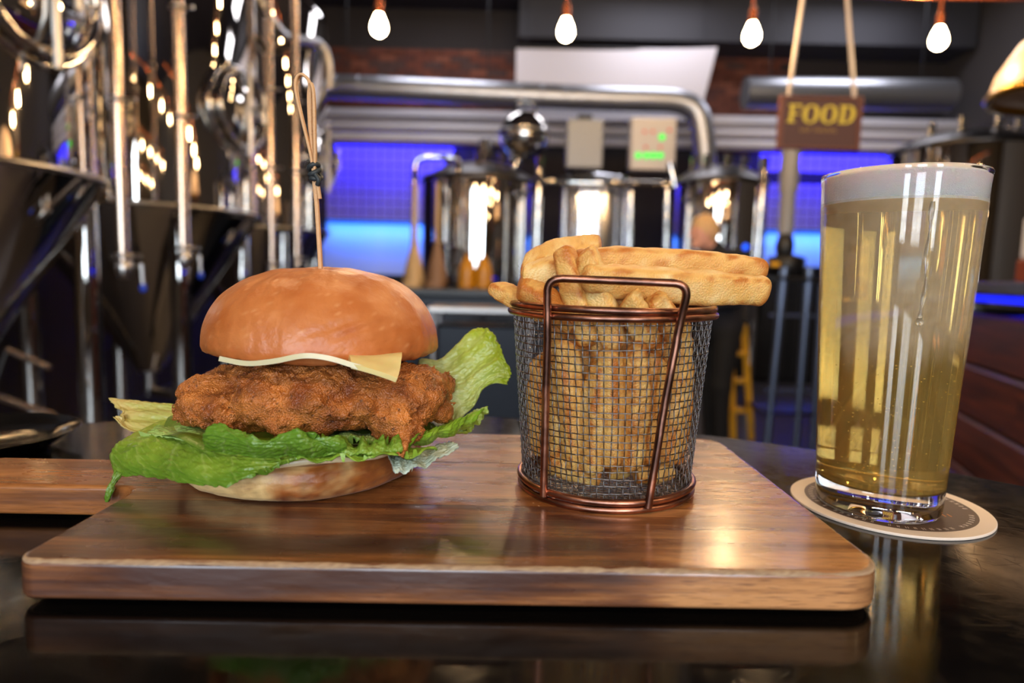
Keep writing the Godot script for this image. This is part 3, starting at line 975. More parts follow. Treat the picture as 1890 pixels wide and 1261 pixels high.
	for i in 61:
		var s := i / 60.0
		var a := s * TAU * 2.6
		var c0 := P(579, 305, z).lerp(P(584, 334, z), s)
		kn.append(c0 + Vector3(cos(a) * 0.0022, 0.0006 * sin(a * 1.3), sin(a) * 0.0020))
	obj("knot", MB.new().tube(kn, 0.00125, 8).tube(smooth_path(pts([[582, 322, z - 0.0025], [588, 332, z - 0.003], [586, 342, z - 0.002]]), 10), 0.0011, 8).mesh(), mat("knot", srgb(40, 48, 52), 0.55), pick)

func flat_strip(path: Array, w: float, th: float) -> MB:
	var mb := MB.new()
	var ns := 12
	for i in path.size():
		var t: Vector3 = (path[mini(i + 1, path.size() - 1)] - path[maxi(i - 1, 0)]).normalized()
		var side := Vector3(0, 0, 1)
		side = (side - t * side.dot(t)).normalized()
		var u := t.cross(side)
		for j in ns:
			var a := TAU * j / ns
			var c := cos(a); var s := sin(a)
			mb.p(path[i] + side * w * signf(c) * pow(absf(c), 0.6) + u * th * signf(s) * pow(absf(s), 0.6))
	for i in path.size() - 1:
		for j in ns:
			var j2 := (j + 1) % ns
			mb.quad(i * ns + j, i * ns + j2, (i + 1) * ns + j2, (i + 1) * ns + j)
	for e in [0, path.size() - 1]:
		var q := []
		for j in ns: q.append(mb.v[e * ns + (j if e > 0 else ns - 1 - j)])
		mb.face(q)
	return mb

func slice(parent: Node, rows: Array, thick: float, c: Color, m: Material) -> void:
	var nu := 48; var nv := 16
	var mb := MB.new()
	var grid := []
	for i in nu + 1:
		var spine := []
		for r in rows: spine.append(catmull(r, float(i) / nu))
		var col := []
		for j in nv + 1: col.append(catmull(spine, float(j) / nv))
		grid.append(col)
	for s in 2:
		for i in nu + 1:
			for j in nv + 1:
				var a: Vector3 = grid[mini(i + 1, nu)][j] - grid[maxi(i - 1, 0)][j]
				var b: Vector3 = grid[i][mini(j + 1, nv)] - grid[i][maxi(j - 1, 0)]
				var n := a.cross(b).normalized()
				mb.p(grid[i][j] + n * thick * (0.5 if s == 0 else -0.5), c)
	var W := nv + 1; var N := (nu + 1) * W
	for i in nu:
		for j in nv:
			var o := i * W + j
			mb.quad(o, o + W, o + W + 1, o + 1)
			mb.quad(N + o, N + o + 1, N + o + W + 1, N + o + W)
	var rim := []
	for i in nu + 1: rim.append(i * W)
	for j in range(1, nv + 1): rim.append(nu * W + j)
	for i in range(nu - 1, -1, -1): rim.append(i * W + nv)
	for j in range(nv - 1, 0, -1): rim.append(j)
	for k in rim.size():
		var a: int = rim[k]; var b: int = rim[(k + 1) % rim.size()]
		mb.face([mb.v[a], mb.v[N + a], mb.v[N + b], mb.v[b]], c)
	obj("cheese_slice", mb.mesh(), m, parent)

# ---------------------------------------------------------------- basket of chips
const BC := Vector3(0.0454, 0, -0.3002)
const RB := 0.0388
const RT := 0.0452
const BH := 0.0815

func basket() -> void:
	var t := thing("wire_basket", "small round wire mesh basket with copper rims and a handle, full of chips", "basket", Vector3(BC.x, BY, BC.z))
	var cop := tri(mat("antique_copper", Color.WHITE, 0.3, 1.0), Vector3(9, 9, 9))
	var im := noise(0.02, 61, FastNoiseLite.TYPE_SIMPLEX_SMOOTH, 4).get_seamless_image(256, 256)
	im.convert(Image.FORMAT_RGB8)
	for y in 256:
		for x in 256:
			var k := clampf((im.get_pixel(x, y).r - 0.35) * 2.6, 0, 1)
			im.set_pixel(x, y, srgb(104, 74, 64).lerp(srgb(206, 144, 118), k))
	cop.albedo_texture = tex(im)
	var wire := mat("mesh_wire", srgb(120, 116, 114), 0.3, 1.0)
	var h0 := 0.0016
	# rims and base rings
	var wav := func(R: float, y: float, ph: float) -> Array:
		var q := []
		for i in 96:
			var a := TAU * i / 96
			q.append(Vector3(cos(a) * R, y + 0.0003 * sin(a * 2.0 + ph), sin(a) * R))
		return q
	obj("base_ring", MB.new().tube(wav.call(RB + 0.0009, h0 + 0.0001, 0.0), 0.00155, 12, true).mesh(), cop, t)
	obj("base_ring", MB.new().tube(wav.call(RB + 0.0013, h0 + 0.0036, 1.0), 0.00155, 12, true).mesh(), cop, t)
	obj("rim_ring", MB.new().tube(wav.call(RT + 0.0010, BH, 0.5), 0.00155, 12, true).mesh(), cop, t)
	obj("rim_ring", MB.new().tube(wav.call(RT + 0.0004, BH + 0.0031, 2.0), 0.00155, 12, true).mesh(), cop, t)
	# woven mesh: upright wires and hoops
	var nw := 92; var nh := 25
	var r := RandomNumberGenerator.new(); r.seed = 5
	var mb := MB.new()
	var lean := 0.05
	for i in nw:
		var q := []
		var j0 := r.randfn(0, 0.006)
		for k in nh * 2 + 1:
			var s := float(k) / (nh * 2)
			var a := TAU * i / nw + lean * (1.0 - s) + j0 * sin(s * 5.0 + i)
			var R := lerpf(RB, RT, s) - 0.0004 + 0.00028 * (1.0 if i % 2 == 0 else -1.0) * cos(PI * k / 2.0 * 1.0)
			q.append(Vector3(sin(a) * R, lerpf(h0, BH, s), cos(a) * R))
		mb.tube(q, 0.00027, 5, false, false)
	for k in range(1, nh):
		var s := float(k) / nh
		var q := []
		var ph := r.randf() * TAU
		for i in nw * 2:
			var a := TAU * i / (nw * 2)
			var R := lerpf(RB, RT, s) - 0.0004 + 0.00028 * (1.0 if k % 2 == 0 else -1.0) * cos(PI * i / 2.0)
			q.append(Vector3(sin(a) * R, lerpf(h0, BH, s) + 0.0004 * sin(a * 3.0 + ph) + 0.0007 * sin(a), cos(a) * R))
		mb.tube(q, 0.00027, 5, true)
	tag(obj("wire_mesh", mb.mesh(), wire, t), "woven grey steel wire mesh")
	mb = MB.new()
	for ax in 2:
		for i in range(-12, 13):
			var o := i * 0.003
			var l := sqrt(maxf(RB * RB - o * o, 0.0))
			if l < 0.004: continue
			var q := []
			for k in 41:
				var s := lerpf(-l, l, k / 40.0)
				var y := h0 + 0.0006 + 0.00028 * cos(PI * s / 0.003) * (1.0 if (i + ax) % 2 == 0 else -1.0)
				q.append(Vector3(s, y, o) if ax == 0 else Vector3(o, y, s))
			mb.tube(q, 0.00027, 5, false, false)
	tag(obj("floor_mesh", mb.mesh(), wire, t), "woven wire bottom of the basket")
	# handle: two rods on the front joined above the rim
	var on := func(deg: float, s: float, extra := 0.0) -> Vector3:
		var a := deg_to_rad(deg)
		var R := lerpf(RB, RT, s) + 0.0022 + extra
		return Vector3(sin(a) * R, lerpf(h0, BH, s), cos(a) * R)
	var path := [on.call(-47, 0.02, 0.0002), on.call(-44, 0.5), on.call(-40.0, 0.97, 0.0012), on.call(-39.0, 1.20, 0.0022), on.call(24.0, 1.20, 0.0058), on.call(24.5, 0.97, 0.0018), on.call(21.5, 0.5), on.call(17.5, 0.02, 0.0002)]
	path[3].y = BH + 0.0152; path[4].y = BH + 0.0142
	obj("handle", MB.new().tube(rounded_path(path, 0.0065, 8), 0.00165, 12).mesh(), cop, t)
	chips()

func chip_mesh(a: Vector3, b: Vector3, w: float, h: float, twist: float, bend: Vector3, sd: int, tone := 0.5) -> ArrayMesh:
	var n := noise(110, sd); var nf := noise(520, sd + 1)
	var nl := 40; var ns := 28
	var mb := MB.new()
	var r := RandomNumberGenerator.new(); r.seed = sd
	var s0 := r.randf_range(-0.3, 0.3); var s1 := r.randf_range(-0.3, 0.3)
	var axis := (b - a).normalized()
	var up := Vector3.UP if absf(axis.y) < 0.8 else Vector3.BACK
	var sd1 := axis.cross(up).normalized().rotated(axis, twist)
	var up1 := sd1.cross(axis)
	for i in nl + 1:
		var t := 0.5 - 0.5 * cos(PI * float(i) / nl)
		var e := 1.0
		var cap := 0.06
		if t < cap: e = sqrt(maxf(1.0 - pow(1.0 - t / cap, 2.0), 0.0))
		if t > 1.0 - cap: e = sqrt(maxf(1.0 - pow(1.0 - (1.0 - t) / cap, 2.0), 0.0))
		var fat := (0.86 + 0.2 * sin(PI * t) + 0.10 * n.get_noise_1d(t * 0.05 + sd)) * e
		var c := a.lerp(b, t) + bend * sin(PI * t)
		for j in ns:
			var an := TAU * j / ns
			var x := signf(cos(an)) * pow(absf(cos(an)), 0.6); var y := signf(sin(an)) * pow(absf(sin(an)), 0.6)
			var skew := axis * (x * w * (s0 if t < 0.5 else s1) * absf(t - 0.5) * 2.0 * e)
			var q := c + sd1 * x * w * 0.5 * fat + up1 * y * h * 0.5 * fat + skew
			q += (q - c).normalized() * (0.0007 * n.get_noise_3dv(q * 0.6) + 0.0002 * nf.get_noise_3dv(q)) * e
			var corner := absf(cos(an) * sin(an)) * 2.0
			var k := clampf(tone + 0.5 * n.get_noise_3dv(q * 0.7) - 0.55 * pow(corner, 3.0) * (0.6 + 1.2 * n.get_noise_3dv(q * 1.5)) + 0.22 * nf.get_noise_3dv(q * 1.2) - 0.35 * pow(absf(t * 2 - 1), 6.0), 0, 1)
			var cc := lin(186, 112, 46).lerp(lin(228, 178, 100), clampf(k * 2.4, 0, 1)).lerp(lin(242, 216, 156), clampf(k * 2.0 - 1.0, 0, 1))
			if nf.get_noise_3dv(q * 0.8) > 0.5: cc = cc.lerp(lin(206, 134, 60), 0.5)
			mb.p(q, cc)
	for i in nl:
		for j in ns:
			var j2 := (j + 1) % ns
			mb.quad(i * ns + j, i * ns + j2, (i + 1) * ns + j2, (i + 1) * ns + j)
	return mb.mesh()

func chips() -> void:
	var m := painted("chip_skin", 0.45)
	m.subsurf_scatter_enabled = true; m.subsurf_scatter_strength = 0.15
	tri(m, Vector3(20, 20, 20), true); bump(m, mats["grit"], 0.05)
	var k := 0
	for q in [
		["thick pale chip lying across the rim and sticking far out beside the beer", P(1072, 512, 0.272), P(1422, 536, 0.300), 0.013, 0.0145, 0.25, Vector3(0, -0.001, 0), 0.62],
		["long chip along the top of the heap, behind the thick pale one", P(1060, 478, 0.297), P(1414, 498, 0.318), 0.012, 0.012, 0.1, Vector3(0, 0.001, 0), 0.42],
		["broad pale chip with a pointed end at the top back of the heap", P(962, 498, 0.305), P(1110, 462, 0.318), 0.016, 0.013, 0.5, Vector3(0, 0.002, 0), 0.6],
		["chip under the broad pale one at the back of the heap", P(968, 508, 0.292), P(1090, 500, 0.300), 0.014, 0.012, 0.2, Vector3(0, 0.001, 0), 0.68],
		["chip with browned edges standing steeply behind the handle", P(1038, 456, 0.285), P(1090, 640, 0.276), 0.0105, 0.011, 0.5, Vector3.ZERO, 0.48],
		["chip leaning beside the browned one behind the handle", P(1080, 462, 0.281), P(1140, 650, 0.272), 0.0115, 0.011, 0.4, Vector3.ZERO, 0.55],
		["low chip poking out over the rim beside the lettuce", P(914, 530, 0.304), P(1030, 585, 0.288), 0.0105, 0.0085, 0.3, Vector3(0, -0.001, 0), 0.4],
		["deep orange chip end curled over the low chip at the rim", P(956, 524, 0.289), P(1060, 600, 0.279), 0.0115, 0.0105, 0.5, Vector3(0, 0.001, 0), 0.22],
		["short chip end just above the rim under the handle", P(1158, 545, 0.268), P(1200, 640, 0.272), 0.0105, 0.010, 0.6, Vector3.ZERO, 0.5],
		["short pale chip end beside the handle's bent corner", P(1206, 545, 0.273), P(1262, 640, 0.280), 0.0125, 0.010, 0.3, Vector3.ZERO, 0.55],
		["upright chip filling the middle of the basket mouth", P(1130, 505, 0.285), P(1165, 660, 0.288), 0.012, 0.012, 0.9, Vector3.ZERO, 0.5]]:
		var o := obj("potato_chip", chip_mesh(Vector3(q[1]), q[2], q[3], q[4], q[5], q[6], 400 + k * 11, q[7]), m)
		tag(o, q[0], "chip", "chips heaped in the wire basket")
		k += 1
	# chips standing inside, seen through the mesh: foot and head as (angle, share of the radius, height)
	var r := RandomNumberGenerator.new(); r.seed = 12
	for q in [[-58, 0.76, -50, 0.78], [-36, 0.70, -44, 0.76], [-20, 0.72, -14, 0.76], [-4, 0.70, -8, 0.74], [14, 0.74, 8, 0.78], [26, 0.70, 30, 0.74], [50, 0.76, 46, 0.78], [-84, 0.74, -70, 0.78], [74, 0.76, 62, 0.78], [-30, 0.34, -20, 0.5], [10, 0.34, 24, 0.5], [38, 0.36, 10, 0.45], [120, 0.5, 100, 0.6], [-120, 0.5, -105, 0.6], [170, 0.5, 190, 0.6], [-60, 0.3, -90, 0.4]]:
		var y0 := r.randf_range(0.012, 0.017); var y1 := r.randf_range(0.062, 0.082)
		var f := func(deg: float, sh: float, y: float) -> Vector3:
			var a := deg_to_rad(deg)
			var R := lerpf(RB, RT, y / BH) * sh
			return Vector3(BC.x + sin(a) * R, BY + y, BC.z + cos(a) * R)
		var o := obj("potato_chip", chip_mesh(f.call(q[0], q[1], y0), f.call(q[2], q[3], y1), r.randf_range(0.0095, 0.0125), r.randf_range(0.0095, 0.0115), r.randf() * 1.5, Vector3(r.randfn(0, 0.001), 0, r.randfn(0, 0.001)), 700 + k * 13, r.randf_range(0.34, 0.55)), m)
		tag(o, "golden chip standing upright inside the basket, seen through the mesh", "chip", "chips standing inside the wire basket")
		k += 1
	for q in [[1010, 850, 0.283, 1110, 876, 0.276], [1120, 868, 0.29, 1190, 840, 0.30], [1230, 870, 0.295, 1170, 875, 0.283]]:
		var o := obj("potato_chip", chip_mesh(P(q[0], q[1], q[2]), P(q[3], q[4], q[5]), 0.011, 0.010, 0.4, Vector3.ZERO, 900 + k, 0.5), m)
		tag(o, "short chip lying flat at the bottom of the basket", "chip", "chips lying on the basket floor")
		k += 1

# ---------------------------------------------------------------- beer
func beer() -> void:
	var cc := Vector3(0.1965, TY, -0.3279)
	var c := thing("beer_mat", "round white-edged beer mat printed dark brown under the beer glass", "coaster", cc)
	obj("card", MB.new().lathe([Vector2(0, 0), Vector2(0.0458, 0), Vector2(0.04624, 0.0003), Vector2(0.04624, 0.0012), Vector2(0.0459, 0.0015), Vector2(0.0459, 0.0015), Vector2(0, 0.0015)], 96).mesh(), mat("card", srgb(226, 212, 198), 0.75), c)
	var ink := tri(mat("brown_print", srgb(84, 66, 56), 0.6), Vector3(20, 20, 20))
	tag(obj("printed_disc", MB.new().lathe([Vector2(0, 0.00154), Vector2(0.0392, 0.00154)], 96).mesh(), ink, c), "dark brown printed middle")
	# a ring of small white lettering, too small to read, and a few amber letters
	var mb := MB.new()
	var r := RandomNumberGenerator.new(); r.seed = 3
	for i in 64:
		if i % 13 == 12 or i % 9 == 4: continue
		var a := TAU * i / 64
		var w := r.randf_range(0.0006, 0.0011)
		var b := Basis(Vector3.UP, a)
		for s in [-1, 1]:
			mb.box(b * Vector3(s * w * 0.55, 0.00158, 0.0362), Vector3(0.00035, 0.00006, 0.0022), 0.0, b)
		if r.randf() < 0.6: mb.box(b * Vector3(0, 0.00158, 0.0362 + r.randf_range(-0.0009, 0.0009)), Vector3(w, 0.00006, 0.0004), 0.0, b)
	tag(obj("lettering", mb.mesh(), mat("print_white", srgb(190, 176, 164), 0.6), c), "ring of tiny white lettering")
	mb = MB.new()
	for i in 5: mb.box(Vector3(0.0095 + i * 0.0028, 0.00158, 0.0175), Vector3(0.0007, 0.00006, 0.0034 if i in [0, 3, 4] else 0.0022))
	mb.box(Vector3(0.0095, 0.00158, 0.0160), Vector3(0.0026, 0.00006, 0.0006))
	tag(obj("lettering", mb.mesh(), mat("print_amber", srgb(190, 116, 48), 0.6), c), "small amber letters")
	# --- the glass
	var g := thing("beer_glass", "tall tapered glass of pale golden beer with a white head", "glass", Vector3(0.1881, TY + 0.0015, -0.3229))
	var H := 0.1657
	var ro := func(y: float) -> float: return lerpf(0.0284, 0.0358, pow(y / H, 1.0))
	var prof := [Vector2(0, 0.0006), Vector2(0.022, 0.0), Vector2(0.0255, 0.0), Vector2(0.0274, 0.0008), Vector2(0.0284, 0.003)]
	for i in range(1, 25): prof.append(Vector2(ro.call(H * i / 25.0), maxf(H * i / 25.0, 0.0045)))
	prof += [Vector2(0.0359, H - 0.0022), Vector2(0.0362, H - 0.0010), Vector2(0.0359, H - 0.0002), Vector2(0.0352, H), Vector2(0.0346, H - 0.0003)]
	for i in range(24, 2, -1): prof.append(Vector2(ro.call(H * i / 25.0) - 0.0014, H * i / 25.0))
	prof += [Vector2(0.0268, 0.0155), Vector2(0.0250, 0.0138), Vector2(0.02, 0.0130), Vector2(0, 0.0126)]
	var gm := mat("clear_glass", Color(1, 1, 1, 0.0), 0.0)
	gm.refraction_enabled = true; gm.refraction_scale = 0.05
	gm.transparency = BaseMaterial3D.TRANSPARENCY_ALPHA
	obj("glass", MB.new().lathe(prof, 128).mesh(), gm, g)
	var bm := mat("beer_liquid", Color(1.0, 0.84, 0.46, 0.24), 0.0)
	bm.refraction_enabled = true; bm.refraction_scale = 0.035
	bm.transparency = BaseMaterial3D.TRANSPARENCY_ALPHA
	var top := H - 0.0150
	var bp := [Vector2(0, 0.0124), Vector2(0.02, 0.0128), Vector2(0.0251, 0.0137), Vector2(0.0270, 0.0156)]
	for i in range(3, 23): bp.append(Vector2(ro.call(H * i / 25.0) - 0.0012, H * i / 25.0))
	bp += [Vector2(ro.call(top) - 0.0012, top), Vector2(ro.call(top) - 0.0012, top), Vector2(0, top)]
	tag(obj("beer", MB.new().lathe(bp, 128).mesh(), bm, g), "pale golden beer")
	var fm := mat("foam", srgb(232, 230, 232), 0.8)
	fm.subsurf_scatter_enabled = true; fm.subsurf_scatter_strength = 0.4
	tri(fm, Vector3(30, 30, 30)); bump(fm, mats["grit"], 0.03)
	var fr: float = ro.call(top) - 0.0013
	tag(obj("foam", MB.new().lathe([Vector2(0, top - 0.0002), Vector2(fr, top - 0.0002), Vector2(fr, top - 0.0002), Vector2(0.0346, H - 0.003), Vector2(0.0340, H - 0.0016), Vector2(0.025, H + 0.0006), Vector2(0, H + 0.0010)], 96).mesh(), fm, g), "white foam head")
	# breath of condensation on the cold upper half, with a ragged lower edge
	var cn := noise(0.9, 88); var cf := noise(6.0, 89)
	var fb := MB.new()
	for i in 61:
		var y := lerpf(0.060, top + 0.001, i / 60.0)
		for j in 145:
			var a := TAU * j / 144
			var e := 0.082 + 0.012 * cn.get_noise_2d(cos(a) * 1.5, sin(a) * 1.5) + 0.010 * cf.get_noise_2d(cos(a) * 1.2, sin(a) * 1.2)
			var al := 0.32 * smoothstep(e - 0.012, e + 0.012, y) * (0.8 + 0.35 * cf.get_noise_3d(cos(a), y * 40.0, sin(a)))
			var rr: float = ro.call(y) + 0.00025
			fb.p(Vector3(cos(a) * rr, y, -sin(a) * rr), Color(0.76, 0.62, 0.42, clampf(al, 0, 1)))
	for i in 60:
		for j in 144: fb.quad(i * 145 + j, i * 145 + j + 1, (i + 1) * 145 + j + 1, (i + 1) * 145 + j)
	var cmist := painted("condensation", 0.6)
	cmist.transparency = BaseMaterial3D.TRANSPARENCY_ALPHA
	tag(obj("condensation", fb.mesh(), cmist, g), "misty condensation on the upper half of the glass")
	# rising bubbles
	mb = MB.new()
	for i in 160:
		var y := r.randf_range(0.018, 0.075)
		var a := r.randf() * TAU
		var rad: float = (ro.call(y) - 0.003) * sqrt(r.randf())
		mb.ball(Vector3(cos(a) * rad, y, sin(a) * rad), Vector3.ONE * r.randf_range(0.00016, 0.00034), 8, 6)
	tag(obj("bubbles", mb.mesh(), mat("bubble", srgb(236, 214, 160), 0.2), g), "tiny rising bubbles", "", "", "stuff")
	# one drop running down the outside with its wet trail
	var on := func(px: float, py: float) -> Vector3:
		var d := ray(px, py).normalized()
		var o := Vector3(0, CY, 0) - g.position
		var s := 0.24
		for k in 60:
			var q: Vector3 = o + d * s
			s += (Vector2(q.x, q.z).length() - ro.call(clampf(q.y, 0, H))) * 0.8
		return o + d * s
	var wm := mat("water", Color(1, 1, 1, 0.0), 0.0)
	wm.refraction_enabled = true; wm.refraction_scale = 0.033
	wm.transparency = BaseMaterial3D.TRANSPARENCY_ALPHA
	var trail := []; var rad := []
	for q in [[1722, 372], [1718, 400], [1716, 430], [1710, 470], [1709, 500], [1708, 530], [1703, 556], [1699, 574], [1697, 588], [1696, 600]]: trail.append(on.call(q[0], q[1]))
	trail = smooth_path(trail, 60)
	for i in 61:
		var s := i / 60.0
		rad.append((0.0009 + 0.0003 * sin(s * 23.0)) if s < 0.88 else 0.0019 * sqrt(maxf(1.0 - pow((s - 0.95) / 0.07, 2.0), 0.02)))
	tag(obj("water_drop", MB.new().tube(trail, rad, 12).mesh(), wm, g), "clear drop running down the outside")

# ---------------------------------------------------------------- hanging lamps
func pendants() -> void:
	var bulb := MB.new().lathe([Vector2(0, -0.055), Vector2(0.014, -0.052), Vector2(0.027, -0.042), Vector2(0.034, -0.026), Vector2(0.034, -0.010), Vector2(0.028, 0.010), Vector2(0.019, 0.030), Vector2(0.014, 0.042), Vector2(0, 0.042)], 24).mesh()
	var socket := MB.new().lathe([Vector2(0, 0.040), Vector2(0.017, 0.040), Vector2(0.017, 0.040), Vector2(0.017, 0.095), Vector2(0.017, 0.095), Vector2(0.010, 0.102), Vector2(0, 0.102)], 20).mesh()
	var glow := emit("bulb_glow", Color(1.0, 0.84, 0.62), 110.0)
	for row in [[-3.0, [-0.62, 0.207, 1.03, 1.857], 2.262], [-1.2, [-0.9, -0.1, 0.7, 1.5, 2.3], 2.75], [0.9, [-1.0, -0.2, 0.6, 1.4, 2.2, 3.0], 2.6], [2.9, [-1.0, -0.2, 0.6, 1.4, 2.2, 3.0], 2.5], [-4.5, [-1.0, -0.3, 0.4, 1.1, 1.8, 2.5], 3.45]]:
		var z: float = row[0]; var y: float = row[2]
		var where: String = {-3.0: "above the hanging sign", -1.2: "over the table", 0.9: "behind the table", 2.9: "by the windows", -4.5: "high over the brew kettles"}[z]
		var yp: float = y + 0.172
		var pipe := tag(obj("copper_pipe", MB.new().rod(Vector3(-1.25, yp, z), Vector3(3.4, yp, z), 0.016, 16).mesh(), mats["copper"]), "copper pipe rail carrying bulbs " + where, "pipe")
		for s in [-1.15, 3.1]:
			obj("hanger", MB.new().rod(Vector3(s, yp + 0.014, z), Vector3(s, 4.5, z), 0.006, 8).mesh(), mats["black_steel"], pipe)
		for x in row[1]:
			var l := thing("pendant_bulb", "bare glowing teardrop bulb hanging from copper rail " + where, "lamp", Vector3(x, y, z), 0.0, "bulbs on the copper rail " + where)
			obj("bulb", bulb, glow, l)
			obj("socket", socket, mats["copper"], l)
			obj("stem", MB.new().rod(Vector3(0, 0.1, 0), Vector3(0, 0.160, 0), 0.007, 10).mesh(), mats["copper"], l)
			var o := OmniLight3D.new()
			o.name = "bulb_light"
			o.light_color = Color(1.0, 0.82, 0.58)
			o.light_energy = 0.12
			o.light_size = 0.03
			o.omni_range = 30.0
			o.omni_attenuation = 2.0
			o.shadow_enabled = true
			l.add_child(o)
			o.position = Vector3(0, -0.01, 0)

# ---------------------------------------------------------------- fermenters along the left wall
func fermenters() -> void:
	var st = mats["steel"]; var br = mats["brushed"]
	var R := 0.65
	for i in 3:
		var z0 := -2.4 - 1.6 * i
		var nm: String = ["polished conical fermenter nearest the wooden board's handle", "polished conical fermenter in the middle of the row", "polished conical fermenter nearest the blue wall"][i]
		var t := thing("fermenter_tank", nm, "tank", Vector3(-2.25, 0, z0), 0.0, "fermenter tanks along the wall")
		obj("shell", MB.new().lathe([Vector2(R, 1.5), Vector2(R, 1.5), Vector2(R, 1.9), Vector2(R, 3.2), Vector2(R - 0.02, 3.27), Vector2(R - 0.12, 3.38), Vector2(R - 0.3, 3.46), Vector2(0, 3.5)], 96).mesh(), st, t)
		obj("cone", MB.new().lathe([Vector2(0.05, 0.52), Vector2(0.09, 0.56), Vector2(R - 0.03, 1.44), Vector2(R, 1.5)], 96).mesh(), st, t)
		obj("band", MB.new().ring(Vector3(0, 1.5, 0), R, 0.012, 96, 8).mesh(), br, t)
		obj("outlet", MB.new().rod(Vector3(0, 0.54, 0), Vector3(0, 0.38, 0), 0.035, 16).rod(Vector3(0, 0.4, 0), Vector3(0.22, 0.4, 0.1), 0.03, 16).ring(Vector3(0, 0.53, 0), 0.05, 0.012, 24).mesh(), br, t)
		for s in [[0.42, 0.42], [0.42, -0.40], [-0.42, 0.42], [-0.42, -0.40]]:
			var leg := obj("leg", MB.new().lathe([Vector2(0.05, 0.03), Vector2(0.05, 0.8), Vector2(0.05, 1.46)], 24).mesh(), st, t)
			leg.position = Vector3(s[0], 0, s[1])
			obj("foot", MB.new().lathe([Vector2(0, 0), Vector2(0.07, 0), Vector2(0.07, 0), Vector2(0.07, 0.02), Vector2(0.03, 0.04)], 20).mesh(), mats["black_steel"], leg)
		# oval manway on the aisle side
		var mw := obj("manway", MB.new().ring(Vector3.ZERO, 0.24, 0.02, 64, 10, Basis(Vector3.BACK, PI / 2)).ring(Vector3(0.05, 0, 0), 0.21, 0.014, 64, 10, Basis(Vector3.BACK, PI / 2)).mesh(), st, t)
		mw.position = Vector3(cos(0.21) * (R - 0.01), 2.08, sin(0.21) * (R - 0.01))
		mw.rotation.y = -0.21
		obj("door", MB.new().lathe([Vector2(0.215, 0), Vector2(0.215, 0.02), Vector2(0.215, 0.02), Vector2(0.18, 0.05), Vector2(0.1, 0.07), Vector2(0, 0.075)], 64, Vector3.ZERO, Basis(Vector3.BACK, -PI / 2)).mesh(), st, mw)
		obj("clamp", MB.new().rod(Vector3(0.09, -0.26, 0), Vector3(0.09, 0.26, 0), 0.014).rod(Vector3(0.07, 0, 0), Vector3(0.19, 0, 0), 0.016).rod(Vector3(0.18, -0.08, 0), Vector3(0.18, 0.08, 0), 0.012).mesh(), br, mw)
		# two service pipes down the aisle side, each ending in a valve
		for k in (2 if i < 2 else 0):
			var pz: float = z0 - [0.20, 0.68][k]
			var px: float = [-1.55, -1.55][k]
			var yb: float = [1.19, 1.24][k]
			var vp := thing("service_pipe", ["slim steel pipe with a blue-tipped valve ", "thicker steel pipe with a blue-tipped valve "][k] + ["beside the fermenter nearest the board's handle", "beside the middle fermenter", "beside the fermenter nearest the blue wall"][i], "pipe", Vector3(px, 0, pz))
			obj("tube", MB.new().rod(Vector3(0, yb, 0), Vector3(0, 4.5, 0), [0.022, 0.027][k], 16).mesh(), mats["pipe_steel"] if mats.has("pipe_steel") else mat("pipe_steel", srgb(214, 190, 170), 0.22, 1.0), vp)
			for y in [yb + 0.02, yb + 0.62, yb + 1.1]:
				obj("clamp", MB.new().ring(Vector3(0, y, 0), [0.026, 0.031][k], 0.010, 20, 6).rod(Vector3(0.02, y, 0), Vector3(0.075, y, 0.01), 0.008, 8).mesh(), br, vp)
			var va := obj("valve", MB.new().lathe([Vector2(0, yb - 0.07), Vector2(0.02, yb - 0.07), Vector2(0.03, yb - 0.04), Vector2(0.03, yb), Vector2(0.0, yb)], 20).rod(Vector3(0.02, yb - 0.02, 0), Vector3(0.08, yb - 0.02, 0.02), 0.008, 8).rod(Vector3(0.08, yb - 0.01, 0.02), Vector3(0.085, yb - 0.10, 0.02), 0.008, 8).mesh(), br, vp)
			obj("blue_tip", MB.new().ball(Vector3(0.085, yb - 0.105, 0.02), Vector3(0.013, 0.018, 0.013), 12, 8).mesh(), mats["blue_cap"], va)
	# rail and crooked pipe over the far tank
	var hp := tag(obj("overhead_pipe", MB.new().tube(rounded_path([P(440, -60, 4.6), P(520, 68, 4.9), P(590, 78, 5.4), P(608, 110, 5.4), P(606, 165, 5.4)], 0.12), 0.035, 14).mesh(), mats["brushed"]), "steel pipe bending down over the far fermenter", "pipe")
	hp.set_meta("group", "")
	hp.remove_meta("group")
	# a small dish on the table
	var s := thing("round_dish", "small shallow black dish on the table behind the board's handle", "dish", Vector3(-0.325, TY, -0.385))
	obj("bowl", MB.new().lathe([Vector2(0, 0), Vector2(0.036, 0), Vector2(0.038, 0.001), Vector2(0.048, 0.008), Vector2(0.055, 0.0118), Vector2(0.0556, 0.0126), Vector2(0.0548, 0.0128), Vector2(0.046, 0.0092), Vector2(0.036, 0.004), Vector2(0, 0.003)], 64).mesh(), mat("black_glaze", srgb(14, 13, 13), 0.12), s)
	# hoses and a bent pipe at the foot of the near tank
	var d := thing("drain_fitting", "jumble of steel fittings under the near fermenter's cone", "fitting", Vector3(-1.75, 0, -2.3))
	obj("pipe", MB.new().rod(Vector3(-0.12, 0.30, 0.1), Vector3(-0.12, 0.62, 0.1), 0.022).rod(Vector3(-0.12, 0.62, 0.1), Vector3(0.12, 0.55, 0.1), 0.018).mesh(), mats["brushed"], d)
	obj("lever", MB.new().rod(Vector3(-0.05, 0.86, 0.0), Vector3(0.10, 0.80, 0.0), 0.012).rod(Vector3(-0.12, 0.72, 0.05), Vector3(0.14, 0.64, 0.05), 0.013).mesh(), mats["pipe_steel"], d)
